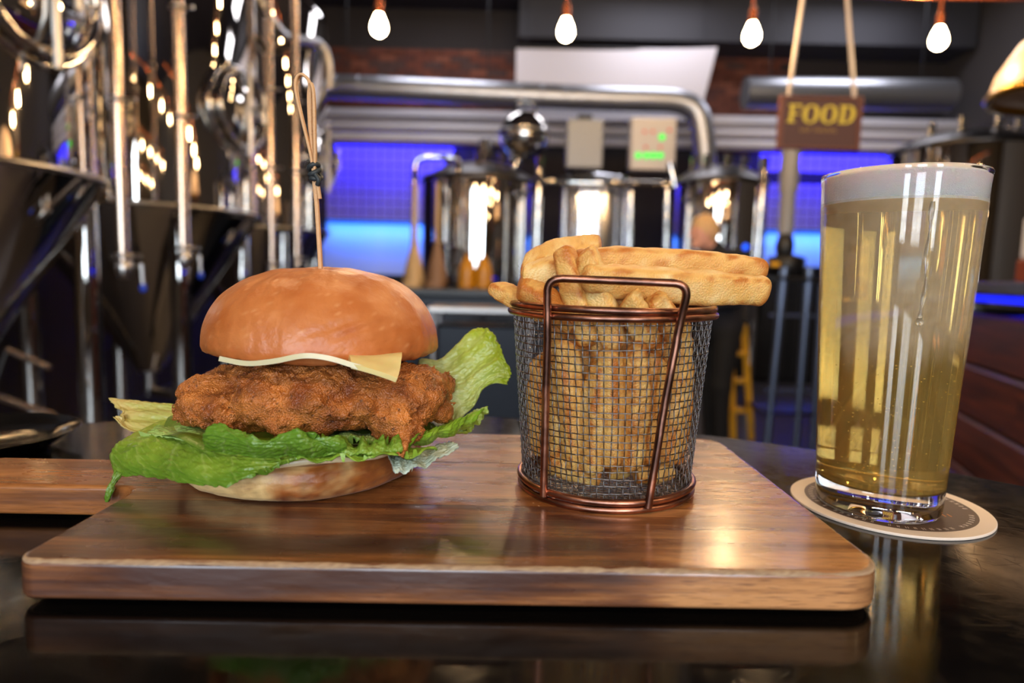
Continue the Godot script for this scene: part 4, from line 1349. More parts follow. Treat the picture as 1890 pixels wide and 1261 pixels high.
	obj("stand", MB.new().rod(Vector3(-0.12, 0.0, 0.1), Vector3(-0.12, 0.31, 0.1), 0.015).rod(Vector3(-0.05, 0.86, 0), Vector3(-0.12, 0.5, 0.1), 0.01).mesh(), mats["black_steel"], d)

# ---------------------------------------------------------------- kettles and their plumbing
func kettle(called: String, label: String, at: Vector3, R: float, y0: float, y1: float) -> Node3D:
	var t := thing(called, label, "kettle", at)
	obj("shell", MB.new().lathe([Vector2(0, y0), Vector2(R, y0), Vector2(R, y0), Vector2(R, (y0 + y1) / 2), Vector2(R, y1)], 96).mesh(), mats["steel"], t)
	obj("dome", MB.new().lathe([Vector2(R, y1), Vector2(R + 0.015, y1 + 0.01), Vector2(R + 0.015, y1 + 0.04), Vector2(R - 0.04, y1 + 0.07), Vector2(R * 0.6, y1 + 0.16), Vector2(R * 0.3, y1 + 0.20), Vector2(0, y1 + 0.21)], 96).mesh(), mat("dull_steel", srgb(96, 92, 90), 0.3, 1.0), t)
	for k in 4:
		var a := TAU * k / 4 + 0.5
		obj("leg", MB.new().rod(Vector3(cos(a) * R * 0.8, 0, sin(a) * R * 0.8), Vector3(cos(a) * R * 0.8, y0 + 0.01, sin(a) * R * 0.8), 0.04).mesh(), mats["brushed"], t)
	for k in 5:
		var a := PI * k / 4.0
		obj("fitting", MB.new().rod(Vector3(cos(a) * R * 0.55, y1 + 0.15, sin(a) * R * 0.55), Vector3(cos(a) * R * 0.55, y1 + 0.27, sin(a) * R * 0.55), 0.03).mesh(), mats["steel"], t)
	return t

func brewhouse() -> void:
	var k1 := kettle("brew_kettle", "large polished brew kettle with dark domed lid behind the burger", P(882, 505, 6.2) * Vector3(1, 0, 1), 0.53, 0.95, 2.0)
	obj("flue", MB.new().rod(Vector3(0.05, 2.19, 0), Vector3(0.05, 2.42, 0), 0.06).mesh(), mats["steel"], k1)
	var k2 := kettle("brew_kettle", "smaller polished brew kettle behind the person in black", P(1318, 505, 6.2) * Vector3(1, 0, 1), 0.44, 0.8, 2.03)
	k2.position.z = -6.2
	kettle("brew_kettle", "wide polished kettle with brass-lit fittings behind the beer", Vector3(4.0, 0, -5.9), 0.62, 0.9, 2.32)
	var mv := thing("whirlpool_vessel", "bright straight-sided oval steel vessel standing between the two kettles", "tank", Vector3(P(1092, 505, 6.0).x, 0, -6.0))
	obj("shell", MB.new().lathe([Vector2(0, 0.3), Vector2(0.3, 0.3), Vector2(0.3, 0.3), Vector2(0.3, 2.03), Vector2(0.3, 2.03), Vector2(0.27, 2.08), Vector2(0, 2.12)], 96).mesh(), mat("satin_steel", srgb(220, 220, 224), 0.14, 1.0), mv).scale = Vector3(1, 1, 0.4)
	obj("lid_band", MB.new().ring(Vector3(0, 2.05, 0), 0.3, 0.02, 64, 8).mesh(), mats["black_steel"], mv).scale = Vector3(1, 1, 0.42)
	for x in [-0.2, 0.2]: obj("leg", MB.new().rod(Vector3(x, 0, 0), Vector3(x, 0.31, 0), 0.03).mesh(), mats["brushed"], mv)
	# round shiny head over the first kettle
	var sg := Node3D.new()
	sg.name = "steam_dome"
	k1.add_child(sg)
	sg.position = P(968, 250, 6.15) - k1.position
	obj("bowl", MB.new().ball(Vector3.ZERO, Vector3(0.23, 0.22, 0.23), 48, 24).mesh(), mats["steel"], sg)
	obj("collar", MB.new().ring(Vector3(0, 0.02, 0), 0.235, 0.014, 64, 8).mesh(), mats["brushed"], sg)
	obj("handle", MB.new().tube(rounded_path([Vector3(-0.1, 0.19, 0), Vector3(-0.06, 0.30, 0), Vector3(0.06, 0.30, 0), Vector3(0.1, 0.19, 0)], 0.04), 0.014, 10).mesh(), mats["steel"], sg)
	obj("pipe", MB.new().rod(Vector3(-0.04, -0.18, 0), Vector3(-0.12, 2.1 - sg.position.y, 0), 0.04).mesh(), mats["steel"], sg)
	# control boxes
	var cb := thing("control_box", "plain grey steel control box above the straight-sided vessel", "box", P(1078, 268, 6.6))
	obj("case", MB.new().box(Vector3.ZERO, Vector3(0.36, 0.47, 0.16), 0.012).mesh(), mats["grey_box"], cb)
	obj("gland", MB.new().box(Vector3(0, 0.26, 0), Vector3(0.14, 0.06, 0.1), 0.01).mesh(), mats["black_plastic"], cb)
	obj("bracket", MB.new().box(Vector3(0, -0.02, -0.9), Vector3(0.06, 0.06, 1.66)).mesh(), mats["black_steel"], cb)
	var cp := thing("control_cabinet", "pale control panel with green and red indicator lights", "panel", P(1203, 268, 6.5))
	obj("case", MB.new().box(Vector3.ZERO, Vector3(0.44, 0.50, 0.14), 0.012).mesh(), mat("panel_face", srgb(196, 190, 190), 0.35, 0.3), cp)
	obj("bracket", MB.new().box(Vector3(0, -0.02, -0.95), Vector3(0.06, 0.06, 1.76)).mesh(), mats["black_steel"], cp)
	var led := MB.new().ball(Vector3.ZERO, Vector3(0.03, 0.03, 0.012), 16, 8).mesh()
	for q in [[1222, 253], [1178, 287], [1193, 287], [1206, 287], [1219, 287]]:
		obj("indicator_light", led, emit("green_led", Color(0.05, 0.9, 0.25), 1.6), cp).position = P(q[0], q[1], 6.42) - cp.position
	for q in [[1236, 240], [1190, 243], [1205, 243], [1219, 272], [1192, 272]]:
		obj("indicator_light", MB.new().ball(Vector3.ZERO, Vector3(0.015, 0.015, 0.01), 12, 6).mesh(), emit("red_led", Color(0.9, 0.05, 0.1), 0.8), cp).position = P(q[0], q[1], 6.42) - cp.position
	# upright and level pipes around the vessels
	var steel_pipe := func(label: String, path: Array, r: float, rr := 0.1, m = mats["steel"]):
		if path[0].y < 1.1: path.push_front(Vector3(path[0].x, 0, path[0].z))
		tag(obj("process_pipe", MB.new().tube(rounded_path(path, rr), r, 14).mesh(), m), label, "pipe")
	steel_pipe.call("square-bent steel pipe rising beside the large kettle", [P(763, 545, 5.6), P(766, 290, 5.6), P(846, 290, 5.6), P(846, 320, 5.6)], 0.028)
	steel_pipe.call("upright steel pipe between the large kettle and the straight vessel", [P(985, 600, 5.6), P(996, 288, 5.6)], 0.032)
	steel_pipe.call("upright steel pipe with bright reflections beside the smaller kettle", [P(1388, 600, 5.5), P(1412, 290, 5.5)], 0.035)
	steel_pipe.call("level steel rail joining the straight vessel and the smaller kettle", [P(1000, 336, 5.64), P(1240, 340, 5.64)], 0.028)
	steel_pipe.call("thin upright pipe beside the straight vessel", [P(1158, 600, 5.8), P(1165, 330, 5.8)], 0.022)
	steel_pipe.call("thin upright pipe at the smaller kettle's edge", [P(1226, 600, 5.7), P(1232, 335, 5.7)], 0.02)
	steel_pipe.call("short blue-lit sight tube on the smaller kettle", [P(1236, 300, 5.7), P(1246, 345, 5.7)], 0.03)
	# big galvanised duct with an elbow
	var duct := tag(obj("air_duct", MB.new().tube(rounded_path([P(560, 158, 7.2), P(1120, 182, 7.2), P(1285, 186, 7.2), P(1300, 262, 7.2), P(1301, 345, 7.2)], 0.35, 12), 0.125, 28).mesh(), mats["galvanised"]), "fat round galvanised duct crossing the brick wall and elbowing down", "duct")
	var rings := MB.new()
	for i in 14:
		var c := P(580 + i * 42, 158.9 + i * 1.8, 7.2)
		rings.ring(c, 0.126, 0.006, 28, 6, Basis(Vector3.BACK, PI / 2))
	obj("seams", rings.mesh(), mats["galvanised"], duct)
	for px in [640, 900]:
		var h := P(px, 160, 7.2)
		obj("hanger", MB.new().rod(h, Vector3(h.x, 4.5, h.z), 0.008, 8).mesh(), mats["black_steel"], duct)
	tag(obj("air_duct", MB.new().tube([P(1375, 172, 7.6), P(1755, 176, 7.6)], 0.17, 28).mesh(), mats["galvanised"]), "straight wide galvanised duct behind the food sign", "duct")
	for px in [1420, 1700]:
		var h := P(px, 150, 7.6)
		obj("hanger", MB.new().rod(h, Vector3(h.x, 4.5, h.z), 0.008, 8).mesh(), mats["black_steel"], get_node("air_duct_001"))
	# level service pipes on the wall
	for q in [[214, 0.075, "upper"], [235, 0.055, "middle"], [256, 0.06, "lower"]]:
		tag(obj("wall_pipe", MB.new().rod(P(600, q[0] - 3, 8.25), P(1890, q[0] + 22, 8.25), q[1], 16).mesh(), mats["pipe_white"]), "%s of three pale level pipes along the brick wall" % q[2], "pipe")

# ---------------------------------------------------------------- the far wall
func far_wall() -> void:
	var w := slab("wall_far", Vector3(-3.6, 0, -8.6), Vector3(5.6, 4.5, -8.75), mat("far_plaster", srgb(44, 38, 38), 0.8), "far wall with old red brick and blue-lit tiles")
	# bricks where the wall shows between the pipes and the screen
	var variants := []
	for i in 5:
		variants.append(mat("brick_%d" % i, [srgb(112, 62, 48), srgb(92, 54, 46), srgb(128, 76, 58), srgb(84, 60, 56), srgb(104, 56, 40)][i], 0.85))
	var bmesh := MB.new().box(Vector3.ZERO, Vector3(0.222, 0.068, 0.04), 0.006).mesh()
	var half := MB.new().box(Vector3.ZERO, Vector3(0.105, 0.068, 0.04), 0.006).mesh()
	for reg in [[-2.55, 0.1, 2.85, 4.05], [2.35, 3.35, 2.85, 4.05]]:
		var row := 0
		var y: float = reg[2]
		while y < reg[3]:
			var x: float = reg[0] + (0.117 if row % 2 else 0.0)
			if row % 2:
				obj("brick", half, variants[rng.randi() % 5], w).position = Vector3(reg[0] - 0.0 + 0.0, y, 0.08 + rng.randf() * 0.006) - Vector3(w.position.x, w.position.y, 0)
			while x < reg[1]:
				var b := obj("brick", bmesh, variants[rng.randi() % 5], w)
				b.position = Vector3(x + 0.06, y, 0.08 + rng.randf() * 0.006) - Vector3(w.position.x, w.position.y, 0)
				x += 0.234
			y += 0.08
			row += 1
	# blue-lit tiles
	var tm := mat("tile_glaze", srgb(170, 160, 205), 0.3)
	var tile := MB.new().box(Vector3.ZERO, Vector3(0.112, 0.112, 0.02), 0.01).mesh()
	for reg in [[-2.42, -0.85, 1.84, 2.82], [3.2, 4.9, 1.84, 2.45], [3.2, 4.9, 2.58, 2.82]]:
		var y: float = reg[2] + 0.06
		while y < reg[3] - 0.03:
			var x: float = reg[0]
			while x < reg[1]:
				obj("tile", tile, tm, w).position = Vector3(x, y, 0.078 + rng.randf() * 0.004) - Vector3(w.position.x, w.position.y, 0)
				x += 0.12
			y += 0.12
	var white := mat("splash_panel", srgb(225, 232, 236), 0.5)
	for q in [[-1.64, 1.75], [4.05, 1.75]]:
		obj("splash_panel", MB.new().box(Vector3(q[0], 1.30, 0.085) - Vector3(w.position.x, w.position.y, 0), Vector3(q[1], 1.0, 0.02), 0.004).mesh(), white, w)
	# blue light strips: one under the pipes, one at the foot of the tiles
	for q in [[-1.64, 1.75], [4.05, 1.75]]:
		for s in [[2.86, Color(0.13, 0.11, 1.0), 5.0, "upper"], [1.815, Color(0.18, 0.45, 1.0), 2.0, "lower"]]:
			var l := tag(obj("light_strip", MB.new().box(Vector3(q[0], s[0], -8.40), Vector3(q[1], 0.025, 0.03), 0.004).mesh(), emit("blue_strip_" + s[3], s[1], 1.2)), "%s blue light strip at the tiled wall %s" % [s[3], "behind the burger" if q[0] < 0 else "behind the beer"], "light")
			obj("bracket", MB.new().box(Vector3(q[0], s[0] + 0.018, -8.47), Vector3(q[1], 0.012, 0.2)).mesh(), mats["black_steel"], l)
			area("strip_light", Vector3(q[0], s[0] - 0.016, -8.40), Vector2(q[1], 0.03), s[1], s[2], Basis(Vector3.RIGHT, -PI / 2 + 0.45))
	# white projection screen hung in front of the bricks
	var sc := thing("projection_screen", "white sheet screen hanging high on the brick wall behind the duct", "screen", Vector3.ZERO)
	var mb := MB.new()
	var a0 := P(953, 86, 7.9); var a1 := P(1318, 94, 7.9); var b0 := P(951, 222, 7.9); var b1 := P(1284, 226, 7.9)
	for s in 2:
		for i in 21:
			for j in 13:
				var u := i / 20.0; var v := j / 12.0
				var q := a0.lerp(a1, u).lerp(b0.lerp(b1, u), v)
				q.z += 0.05 * sin(u * 3.0) * v + 0.12 * pow(u, 4.0) - 0.004 * s
				mb.p(q)
	for i in 20:
		for j in 12:
			var o := i * 13 + j
			mb.quad(o, o + 1, o + 14, o + 13)
			mb.quad(273 + o, 273 + o + 13, 273 + o + 14, 273 + o + 1)
	obj("sheet", mb.mesh(), mats["white_board"], sc)
	obj("batten", MB.new().rod(a0, a1, 0.02, 10).mesh(), mats["black_steel"], sc)
	for e in [a0.lerp(a1, 0.05), a0.lerp(a1, 0.95)]: obj("cord", MB.new().rod(e, Vector3(e.x, 4.5, e.z), 0.005, 6).mesh(), mats["black_steel"], sc)
	var sd := thing("smoke_alarm", "small white round alarm on the black ceiling", "alarm", Vector3(P(642, 14, 6.5).x, 4.5, -7.0))
	obj("body", MB.new().lathe([Vector2(0, -0.06), Vector2(0.06, -0.055), Vector2(0.08, -0.03), Vector2(0.085, 0)], 32).mesh(), mats["white_board"], sd)

# ---------------------------------------------------------------- the bar on the right
func bar() -> void:
	var o := Vector3(1.49, 0, -2.0); var d := Vector3(0.302, 0, -0.953).normalized(); var out := Vector3(0.953, 0, 0.302).normalized()
	var b := Basis(d, Vector3.UP, d.cross(Vector3.UP)).orthonormalized()
	var mid := o + d * 0.45
	var t := thing("bar_counter", "bar counter clad in dark red-brown boards with a blue light under its top", "bar")
	var wood := tri(mat("bar_wood", Color.WHITE, 0.45), Vector3(1.1, 4, 1.1), true)
	wood.albedo_texture = wood_tex(300, srgb(44, 20, 14), srgb(82, 38, 22), srgb(112, 56, 32), 0.3)
	var L := 3.0
	obj("carcass", MB.new().box(mid + out * 0.32 + Vector3(0, 0.53, 0), Vector3(L, 1.06, 0.56), 0.0, b).mesh(), mats["black_steel"], t)
	for k in 6:
		obj("board", MB.new().box(mid + out * 0.02 + Vector3(0, 0.10 + 0.178 * k, 0), Vector3(L, 0.170, 0.035), 0.008, b).mesh(), wood, t)
	obj("worktop", MB.new().box(mid + out * 0.29 + Vector3(0, 1.16, 0), Vector3(L + 0.1, 0.04, 0.72), 0.006, b).mesh(), mat("bar_top", srgb(44, 26, 20), 0.25), t)
	var strip := obj("light_strip", MB.new().box(mid - out * 0.012 + Vector3(0, 1.128, 0), Vector3(L, 0.022, 0.014), 0.003, b).mesh(), emit("bar_strip", Color(0.05, 0.12, 1.0), 1.6), t)
	var l := AreaLight3D.new()
	l.name = "bar_strip_light"
	l.area_size = Vector2(L, 0.02); l.light_color = Color(0.12, 0.12, 1.0); l.light_energy = 0.35; l.shadow_enabled = true; l.area_range = 20.0
	l.transform = Transform3D(Basis(d, PI) * b * Basis(Vector3.RIGHT, -PI / 2), mid - out * 0.03 + Vector3(0, 1.11, 0))
	l.look_at_from_position(mid - out * 0.03 + Vector3(0, 1.112, 0), mid - out * 0.10 + Vector3(0, 0.5, 0), d)
	add_child(l)
	# stainless rail in front of the boards
	var rl := thing("bar_rail", "round steel rail along the bar front on short brackets", "rail")
	obj("tube", MB.new().rod(o - d * 1.2 - out * 0.16 + Vector3(0, 0.62, 0), o + d * 2.0 - out * 0.16 + Vector3(0, 0.62, 0), 0.024, 20).mesh(), mats["steel"], rl)
	for s in [-0.45, 0.02, 1.2]:
		var q: Vector3 = o + d * s
		obj("bracket", MB.new().rod(q - out * 0.16 + Vector3(0, 0.60, 0), q - out * 0.16 + Vector3(0, 0.50, 0), 0.03).rod(q - out * 0.16 + Vector3(0, 0.52, 0), q + Vector3(0, 0.50, 0), 0.02).mesh(), mats["steel"], rl)
		obj("bolt", MB.new().ball(q - out * 0.14 + d * 0.06 + Vector3(0, 0.50, 0), Vector3.ONE * 0.016, 12, 8).ball(q - out * 0.14 - d * 0.06 + Vector3(0, 0.50, 0), Vector3.ONE * 0.016, 12, 8).mesh(), mats["steel"], rl)
	# things on the bar
	var bx := PY(1846, 528, 1.18); bx = o + d * 0.25 + out * 0.22; bx.y = 1.18
	var nb := thing("napkin_box", "white napkin box on a red-brown base on the bar", "box", bx, 0.2)
	obj("base", MB.new().box(Vector3(0, 0.04, 0), Vector3(0.13, 0.08, 0.13), 0.006).mesh(), mat("red_base", srgb(120, 48, 30), 0.5), nb)
	obj("box", MB.new().box(Vector3(0, 0.15, 0), Vector3(0.12, 0.14, 0.12), 0.008).mesh(), mats["white_board"], nb)
	var tp := o + d * 0.12 + out * 0.30; tp.y = 1.18
	var tf := thing("beer_font", "slim chrome beer font column on the bar", "tap", tp)
	obj("column", MB.new().lathe([Vector2(0, 0), Vector2(0.05, 0), Vector2(0.05, 0.012), Vector2(0.026, 0.03), Vector2(0.026, 0.03), Vector2(0.026, 0.36), Vector2(0.03, 0.38), Vector2(0.0, 0.41)], 32).mesh(), mats["steel"], tf)
	obj("spout", MB.new().tube(rounded_path([Vector3(-0.02, 0.30, 0), Vector3(-0.12, 0.30, 0.02), Vector3(-0.13, 0.22, 0.02)], 0.03), 0.012, 10).mesh(), mats["steel"], tf)
	obj("lever", MB.new().rod(Vector3(-0.06, 0.31, 0.01), Vector3(-0.06, 0.46, 0.01), 0.014).mesh(), mats["black_plastic"], tf)
	# cream lamp shade with a brass rim, hung high above the bar
	var hp := P(2012, 136, 2.7)
	var sh := thing("dome_shade", "cream domed lamp shade with a brass rim above the bar", "lamp", hp)
	obj("shade", MB.new().lathe([Vector2(0.33, -0.06), Vector2(0.31, 0.02), Vector2(0.24, 0.14), Vector2(0.13, 0.21), Vector2(0.03, 0.235), Vector2(0.0, 0.235)], 64).lathe([Vector2(0.0, 0.225), Vector2(0.12, 0.2), Vector2(0.23, 0.132), Vector2(0.30, 0.02), Vector2(0.32, -0.06)], 64).mesh(), mat("cream", srgb(214, 190, 168), 0.35), sh)
	obj("rim", MB.new().ring(Vector3(0, -0.07, 0), 0.325, 0.02, 64, 10).mesh(), mat("brass", srgb(200, 150, 60), 0.25, 1.0), sh)
	obj("cord", MB.new().rod(Vector3(0, 0.23, 0), Vector3(0, 4.5 - hp.y, 0), 0.006, 8).mesh(), mats["black_plastic"], sh)
	# hanging sign
	var sp := P(1512, 228, 2.98)
	var s := thing("food_sign", "brown hanging sign with FOOD in yellow letters", "sign", sp)
	var sm := tri(mat("sign_wood", srgb(84, 50, 42), 0.6), Vector3(6, 6, 6))
	obj("panel", MB.new().box(Vector3.ZERO, Vector3(0.335, 0.215, 0.018), 0.004).mesh(), sm, s)
	var fm := MB.new()
	for sx in [-1, 1]: fm.box(Vector3(sx * 0.172, 0, 0), Vector3(0.022, 0.235, 0.03), 0.004)
	for sy in [-1, 1]: fm.box(Vector3(0, sy * 0.108, 0), Vector3(0.344, 0.014, 0.028), 0.003)
	obj("frame", fm.mesh(), mat("sign_frame", srgb(104, 56, 42), 0.5), s)
	var font := SystemFont.new()
	font.font_names = PackedStringArray(["Droid Serif"])
	font.font_weight = 700
	font.font_italic = false
	var tmm := TextMesh.new()
	tmm.text = "FOOD"
	tmm.font = font
	tmm.font_size = 64
	tmm.pixel_size = 0.00162
	tmm.depth = 0.006
	var word := obj("lettering", tmm, mat("sign_yellow", srgb(226, 196, 60), 0.5), s)
	word.transform = Transform3D(Basis(Vector3(1.0, 0, 0), Vector3(0.10, 1.05, 0), Vector3(0, 0, 1)), Vector3(0.002, 0.036, 0.012))
	var small := MB.new()
	for i in 13:      # a second, small line, too blurred in the photograph to read
		if i == 4: continue
		small.box(Vector3(-0.085 + i * 0.0125, -0.032, 0.0105), Vector3(0.003, 0.016, 0.003))
		small.box(Vector3(-0.081 + i * 0.0125, -0.032 + (0.005 if i % 2 else -0.005), 0.0105), Vector3(0.006, 0.004, 0.003))
	tag(obj("lettering", small.mesh(), mat("sign_gold", srgb(170, 130, 60), 0.5), s), "small illegible second line")
	for q in [[1455, 182, 1483, -12], [1577, 186, 1563, -12]]:
		obj("cord", MB.new().rod(P(q[0], q[1], 2.98) - sp, P(q[2], q[3], 2.98) - sp, 0.009, 8).mesh(), mat("sign_cord", srgb(190, 176, 164), 0.5), s)

# ---------------------------------------------------------------- the middle distance
func middle() -> void:
	var black = mats["black_steel"]
	# long dark counter behind the burger
	var c := thing("back_counter", "long black counter below the kettles with a dark blue steel front", "counter")
	obj("worktop", MB.new().box(Vector3(-0.2, 1.045, -4.75), Vector3(1.9, 0.05, 0.8), 0.008).mesh(), mat("dark_top", srgb(20, 20, 22), 0.3), c)
	obj("body", MB.new().box(Vector3(-0.2, 0.51, -4.75), Vector3(1.84, 1.02, 0.72), 0.01).mesh(), mat("dark_front", srgb(18, 24, 34), 0.35, 0.4), c)
	for k in 4: obj("door", MB.new().box(Vector3(-0.86 + k * 0.44, 0.52, -4.38), Vector3(0.42, 0.86, 0.02), 0.006).mesh(), mats["dark_front"], c)
	var f := thing("steel_bench", "low steel bench reflecting a row of bulbs in front of the black counter", "bench", Vector3(-0.16, 0, -3.5))
	obj("worktop", MB.new().box(Vector3(0, 0.985, 0), Vector3(0.56, 0.03, 0.34), 0.006).mesh(), mats["brushed"], f)
	for x in [-0.25, 0.25]:
		for z in [-0.14, 0.14]: obj("leg", MB.new().rod(Vector3(x, 0, z), Vector3(x, 0.972, z), 0.02).mesh(), mats["brushed"], f)
	obj("cabinet", MB.new().box(Vector3(0, 0.5, -0.02), Vector3(0.5, 0.8, 0.24), 0.01).mesh(), mats["dark_front"], f)
	obj("shelf", MB.new().box(Vector3(0, 0.3, 0.12), Vector3(0.52, 0.02, 0.05), 0.004).mesh(), mats["brushed"], f)
	var am := mat("amber_plastic", srgb(188, 126, 20), 0.35)
	for q in [[862, 0], [893, 1]]:
		var j := thing("amber_jug", ["amber plastic jug with a pointed top nearer the paddles", "amber plastic jug with a pointed top nearer the chips"][q[1]], "jug", PY(q[0], 531, 1.07), 0.0, "amber jugs on the black counter")
		obj("body", MB.new().lathe([Vector2(0, 0), Vector2(0.055, 0), Vector2(0.06, 0.01), Vector2(0.06, 0.12), Vector2(0.05, 0.16), Vector2(0.025, 0.215), Vector2(0.0, 0.22)], 32).mesh(), am, j)
		obj("spout", MB.new().lathe([Vector2(0, 0.21), Vector2(0.016, 0.21), Vector2(0.010, 0.245), Vector2(0, 0.246)], 16).mesh(), am, j)
		j.position.z = -4.62; j.position.x = P(q[0], 505, 4.62).x
	var pw := mat("paddle_wood", srgb(206, 170, 120), 0.6)
	for q in [[764, 0], [806, 1]]:
		var at := P(q[0], 505, 4.85 - 0.1 * q[1]); at.y = 1.07
		var pd := thing("mash_paddle", ["pale wooden mash paddle with a tapering blade against the blue wall", "darker wooden mash paddle beside the large kettle"][q[1]], "paddle", at, 0.0, "mash paddles on the black counter")
		var mb := MB.new()
		mb.tube([Vector3(0, 0.0, 0), Vector3(0, 0.06, 0), Vector3(0, 0.34, 0), Vector3(0, 0.36, 0)], [0.085, 0.082, 0.018, 0.014], 4)
		obj("blade", mb.mesh(), pw if q[1] == 0 else mat("paddle_brown", srgb(140, 104, 76), 0.6), pd).scale = Vector3(1, 1, 0.3)
		obj("shaft", MB.new().rod(Vector3(0, 0.33, 0), Vector3(0, 0.75, 0), 0.013).mesh(), pw, pd)
	for q in [[3.7, 3.0, 1.35, "below the blue tiles behind the beer"], [-1.7, 1.5, 1.15, "below the blue tiles behind the burger"]]:
		var k := thing("storage_cabinet", "low black storage cabinet " + q[3], "cabinet", Vector3(q[0], 0, -7.75))
		obj("body", MB.new().box(Vector3(0, q[2] / 2 - 0.02, 0), Vector3(q[1], q[2] - 0.04, 0.5), 0.01).mesh(), black, k)
		obj("top", MB.new().box(Vector3(0, q[2] - 0.02, 0.01), Vector3(q[1] + 0.04, 0.04, 0.56), 0.008).mesh(), mats["dark_top"], k)
		for d in 3: obj("door", MB.new().box(Vector3((d - 1) * q[1] / 3.0, q[2] / 2 - 0.02, 0.255), Vector3(q[1] / 3.0 - 0.02, q[2] - 0.16, 0.02), 0.006).mesh(), mats["black_plastic"], k)
	# grey column on a dark stand, with steel legs lit blue
	var st := thing("steel_stand", "tall steel stand with slanting blue-lit legs and a grey capped column", "stand", Vector3(P(1470, 500, 4.4).x, 0, -4.4))
	var sx: float = st.position.x
	obj("column", MB.new().lathe([Vector2(0, 1.36), Vector2(0.045, 1.36), Vector2(0.045, 1.36), Vector2(0.05, 1.55), Vector2(0.05, 1.75), Vector2(0.062, 1.78), Vector2(0.062, 2.02), Vector2(0.05, 2.06), Vector2(0, 2.07)], 32).mesh(), mat("grey_paint", srgb(138, 138, 142), 0.4), st).position.x = P(1452, 400, 4.4).x - sx
	obj("knob", MB.new().ball(Vector3(P(1447, 440, 4.4).x - sx, 1.40, 0.02), Vector3(0.06, 0.10, 0.06)).mesh(), mats["black_plastic"], st)
	obj("drum", MB.new().lathe([Vector2(0, 1.20), Vector2(0.12, 1.20), Vector2(0.12, 1.33), Vector2(0.05, 1.35), Vector2(0, 1.35)], 32).mesh(), black, st).position.x = P(1450, 500, 4.4).x - sx
	obj("yellow_tag", MB.new().box(Vector3(P(1428, 488, 4.3).x - sx, P(1428, 488, 4.3).y, 0.12), Vector3(0.06, 0.03, 0.02), 0.004).mesh(), mats["yellow"], st)
	obj("tray", MB.new().box(Vector3(0.05, 1.19, 0), Vector3(0.5, 0.025, 0.4), 0.005).mesh(), black, st)
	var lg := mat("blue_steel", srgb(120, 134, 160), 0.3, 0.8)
	for q in [[1447, 500, 1424, 735], [1493, 500, 1474, 750], [1518, 530, 1508, 690], [1560, 500, 1548, 735]]:
		var a := P(q[0], q[1], 4.25); var b2 := P(q[2], q[3], 4.25)
		b2 = a + (b2 - a) * (a.y / (a.y - b2.y))
		a += (a - b2).normalized() * 0.02
		obj("leg", MB.new().rod(a - st.position, b2 - st.position, 0.024, 12).mesh(), lg, st)
	for y in [0.45, 0.95]: obj("crossbar", MB.new().box(Vector3(0.04, y, 0.15), Vector3(0.52, 0.02, 0.02), 0.003).mesh(), lg, st)
	obj("shelf", MB.new().box(Vector3(0.04, 0.3, 0.0), Vector3(0.5, 0.02, 0.34), 0.003).mesh(), black, st)
	# yellow step ladder
	var ld := thing("step_ladder", "yellow step ladder standing beside the person in black", "ladder", Vector3(P(1380, 600, 4.72).x, 0, -4.72))
	var lx: float = ld.position.x
	for q in [[1373, 600, 1384, 765], [1349, 640, 1352, 765]]:
		var a := P(q[0], q[1], 4.72); var b2 := P(q[2], q[3], 4.72)
		b2 = a + (b2 - a) * (a.y / (a.y - b2.y))
		var dd := (a - b2).normalized()
		var bs := Basis(dd.cross(Vector3.BACK).normalized(), dd, Vector3.BACK)
		obj("rail", MB.new().box((a + b2) / 2 - ld.position, Vector3(0.045, (a - b2).length(), 0.025), 0.004, bs).mesh(), mats["yellow"], ld)
	for y in [0.22, 0.44, 0.64]: obj("step", MB.new().box(Vector3(P(1364, 690, 4.72).x - lx, y, 0.0), Vector3(0.10, 0.03, 0.09), 0.004).mesh(), mats["yellow"], ld)
	var bl := thing("indicator_lamp", "small round blue indicator light beside the smaller kettle", "light", P(1376, 456, 5.5))
	obj("lens", MB.new().ball(Vector3.ZERO, Vector3(0.026, 0.026, 0.02), 16, 10).mesh(), emit("blue_led", Color(0.08, 0.35, 1.0), 2.0), bl)
	obj("post", MB.new().rod(Vector3(0, 0.05, -0.03), Vector3(0, -P(1376, 456, 5.5).y, -0.03), 0.012).mesh(), black, bl)
	obj("mount", MB.new().rod(Vector3(0, 0, -0.01), Vector3(0.015, 0, -0.02), 0.02).mesh(), black, bl)

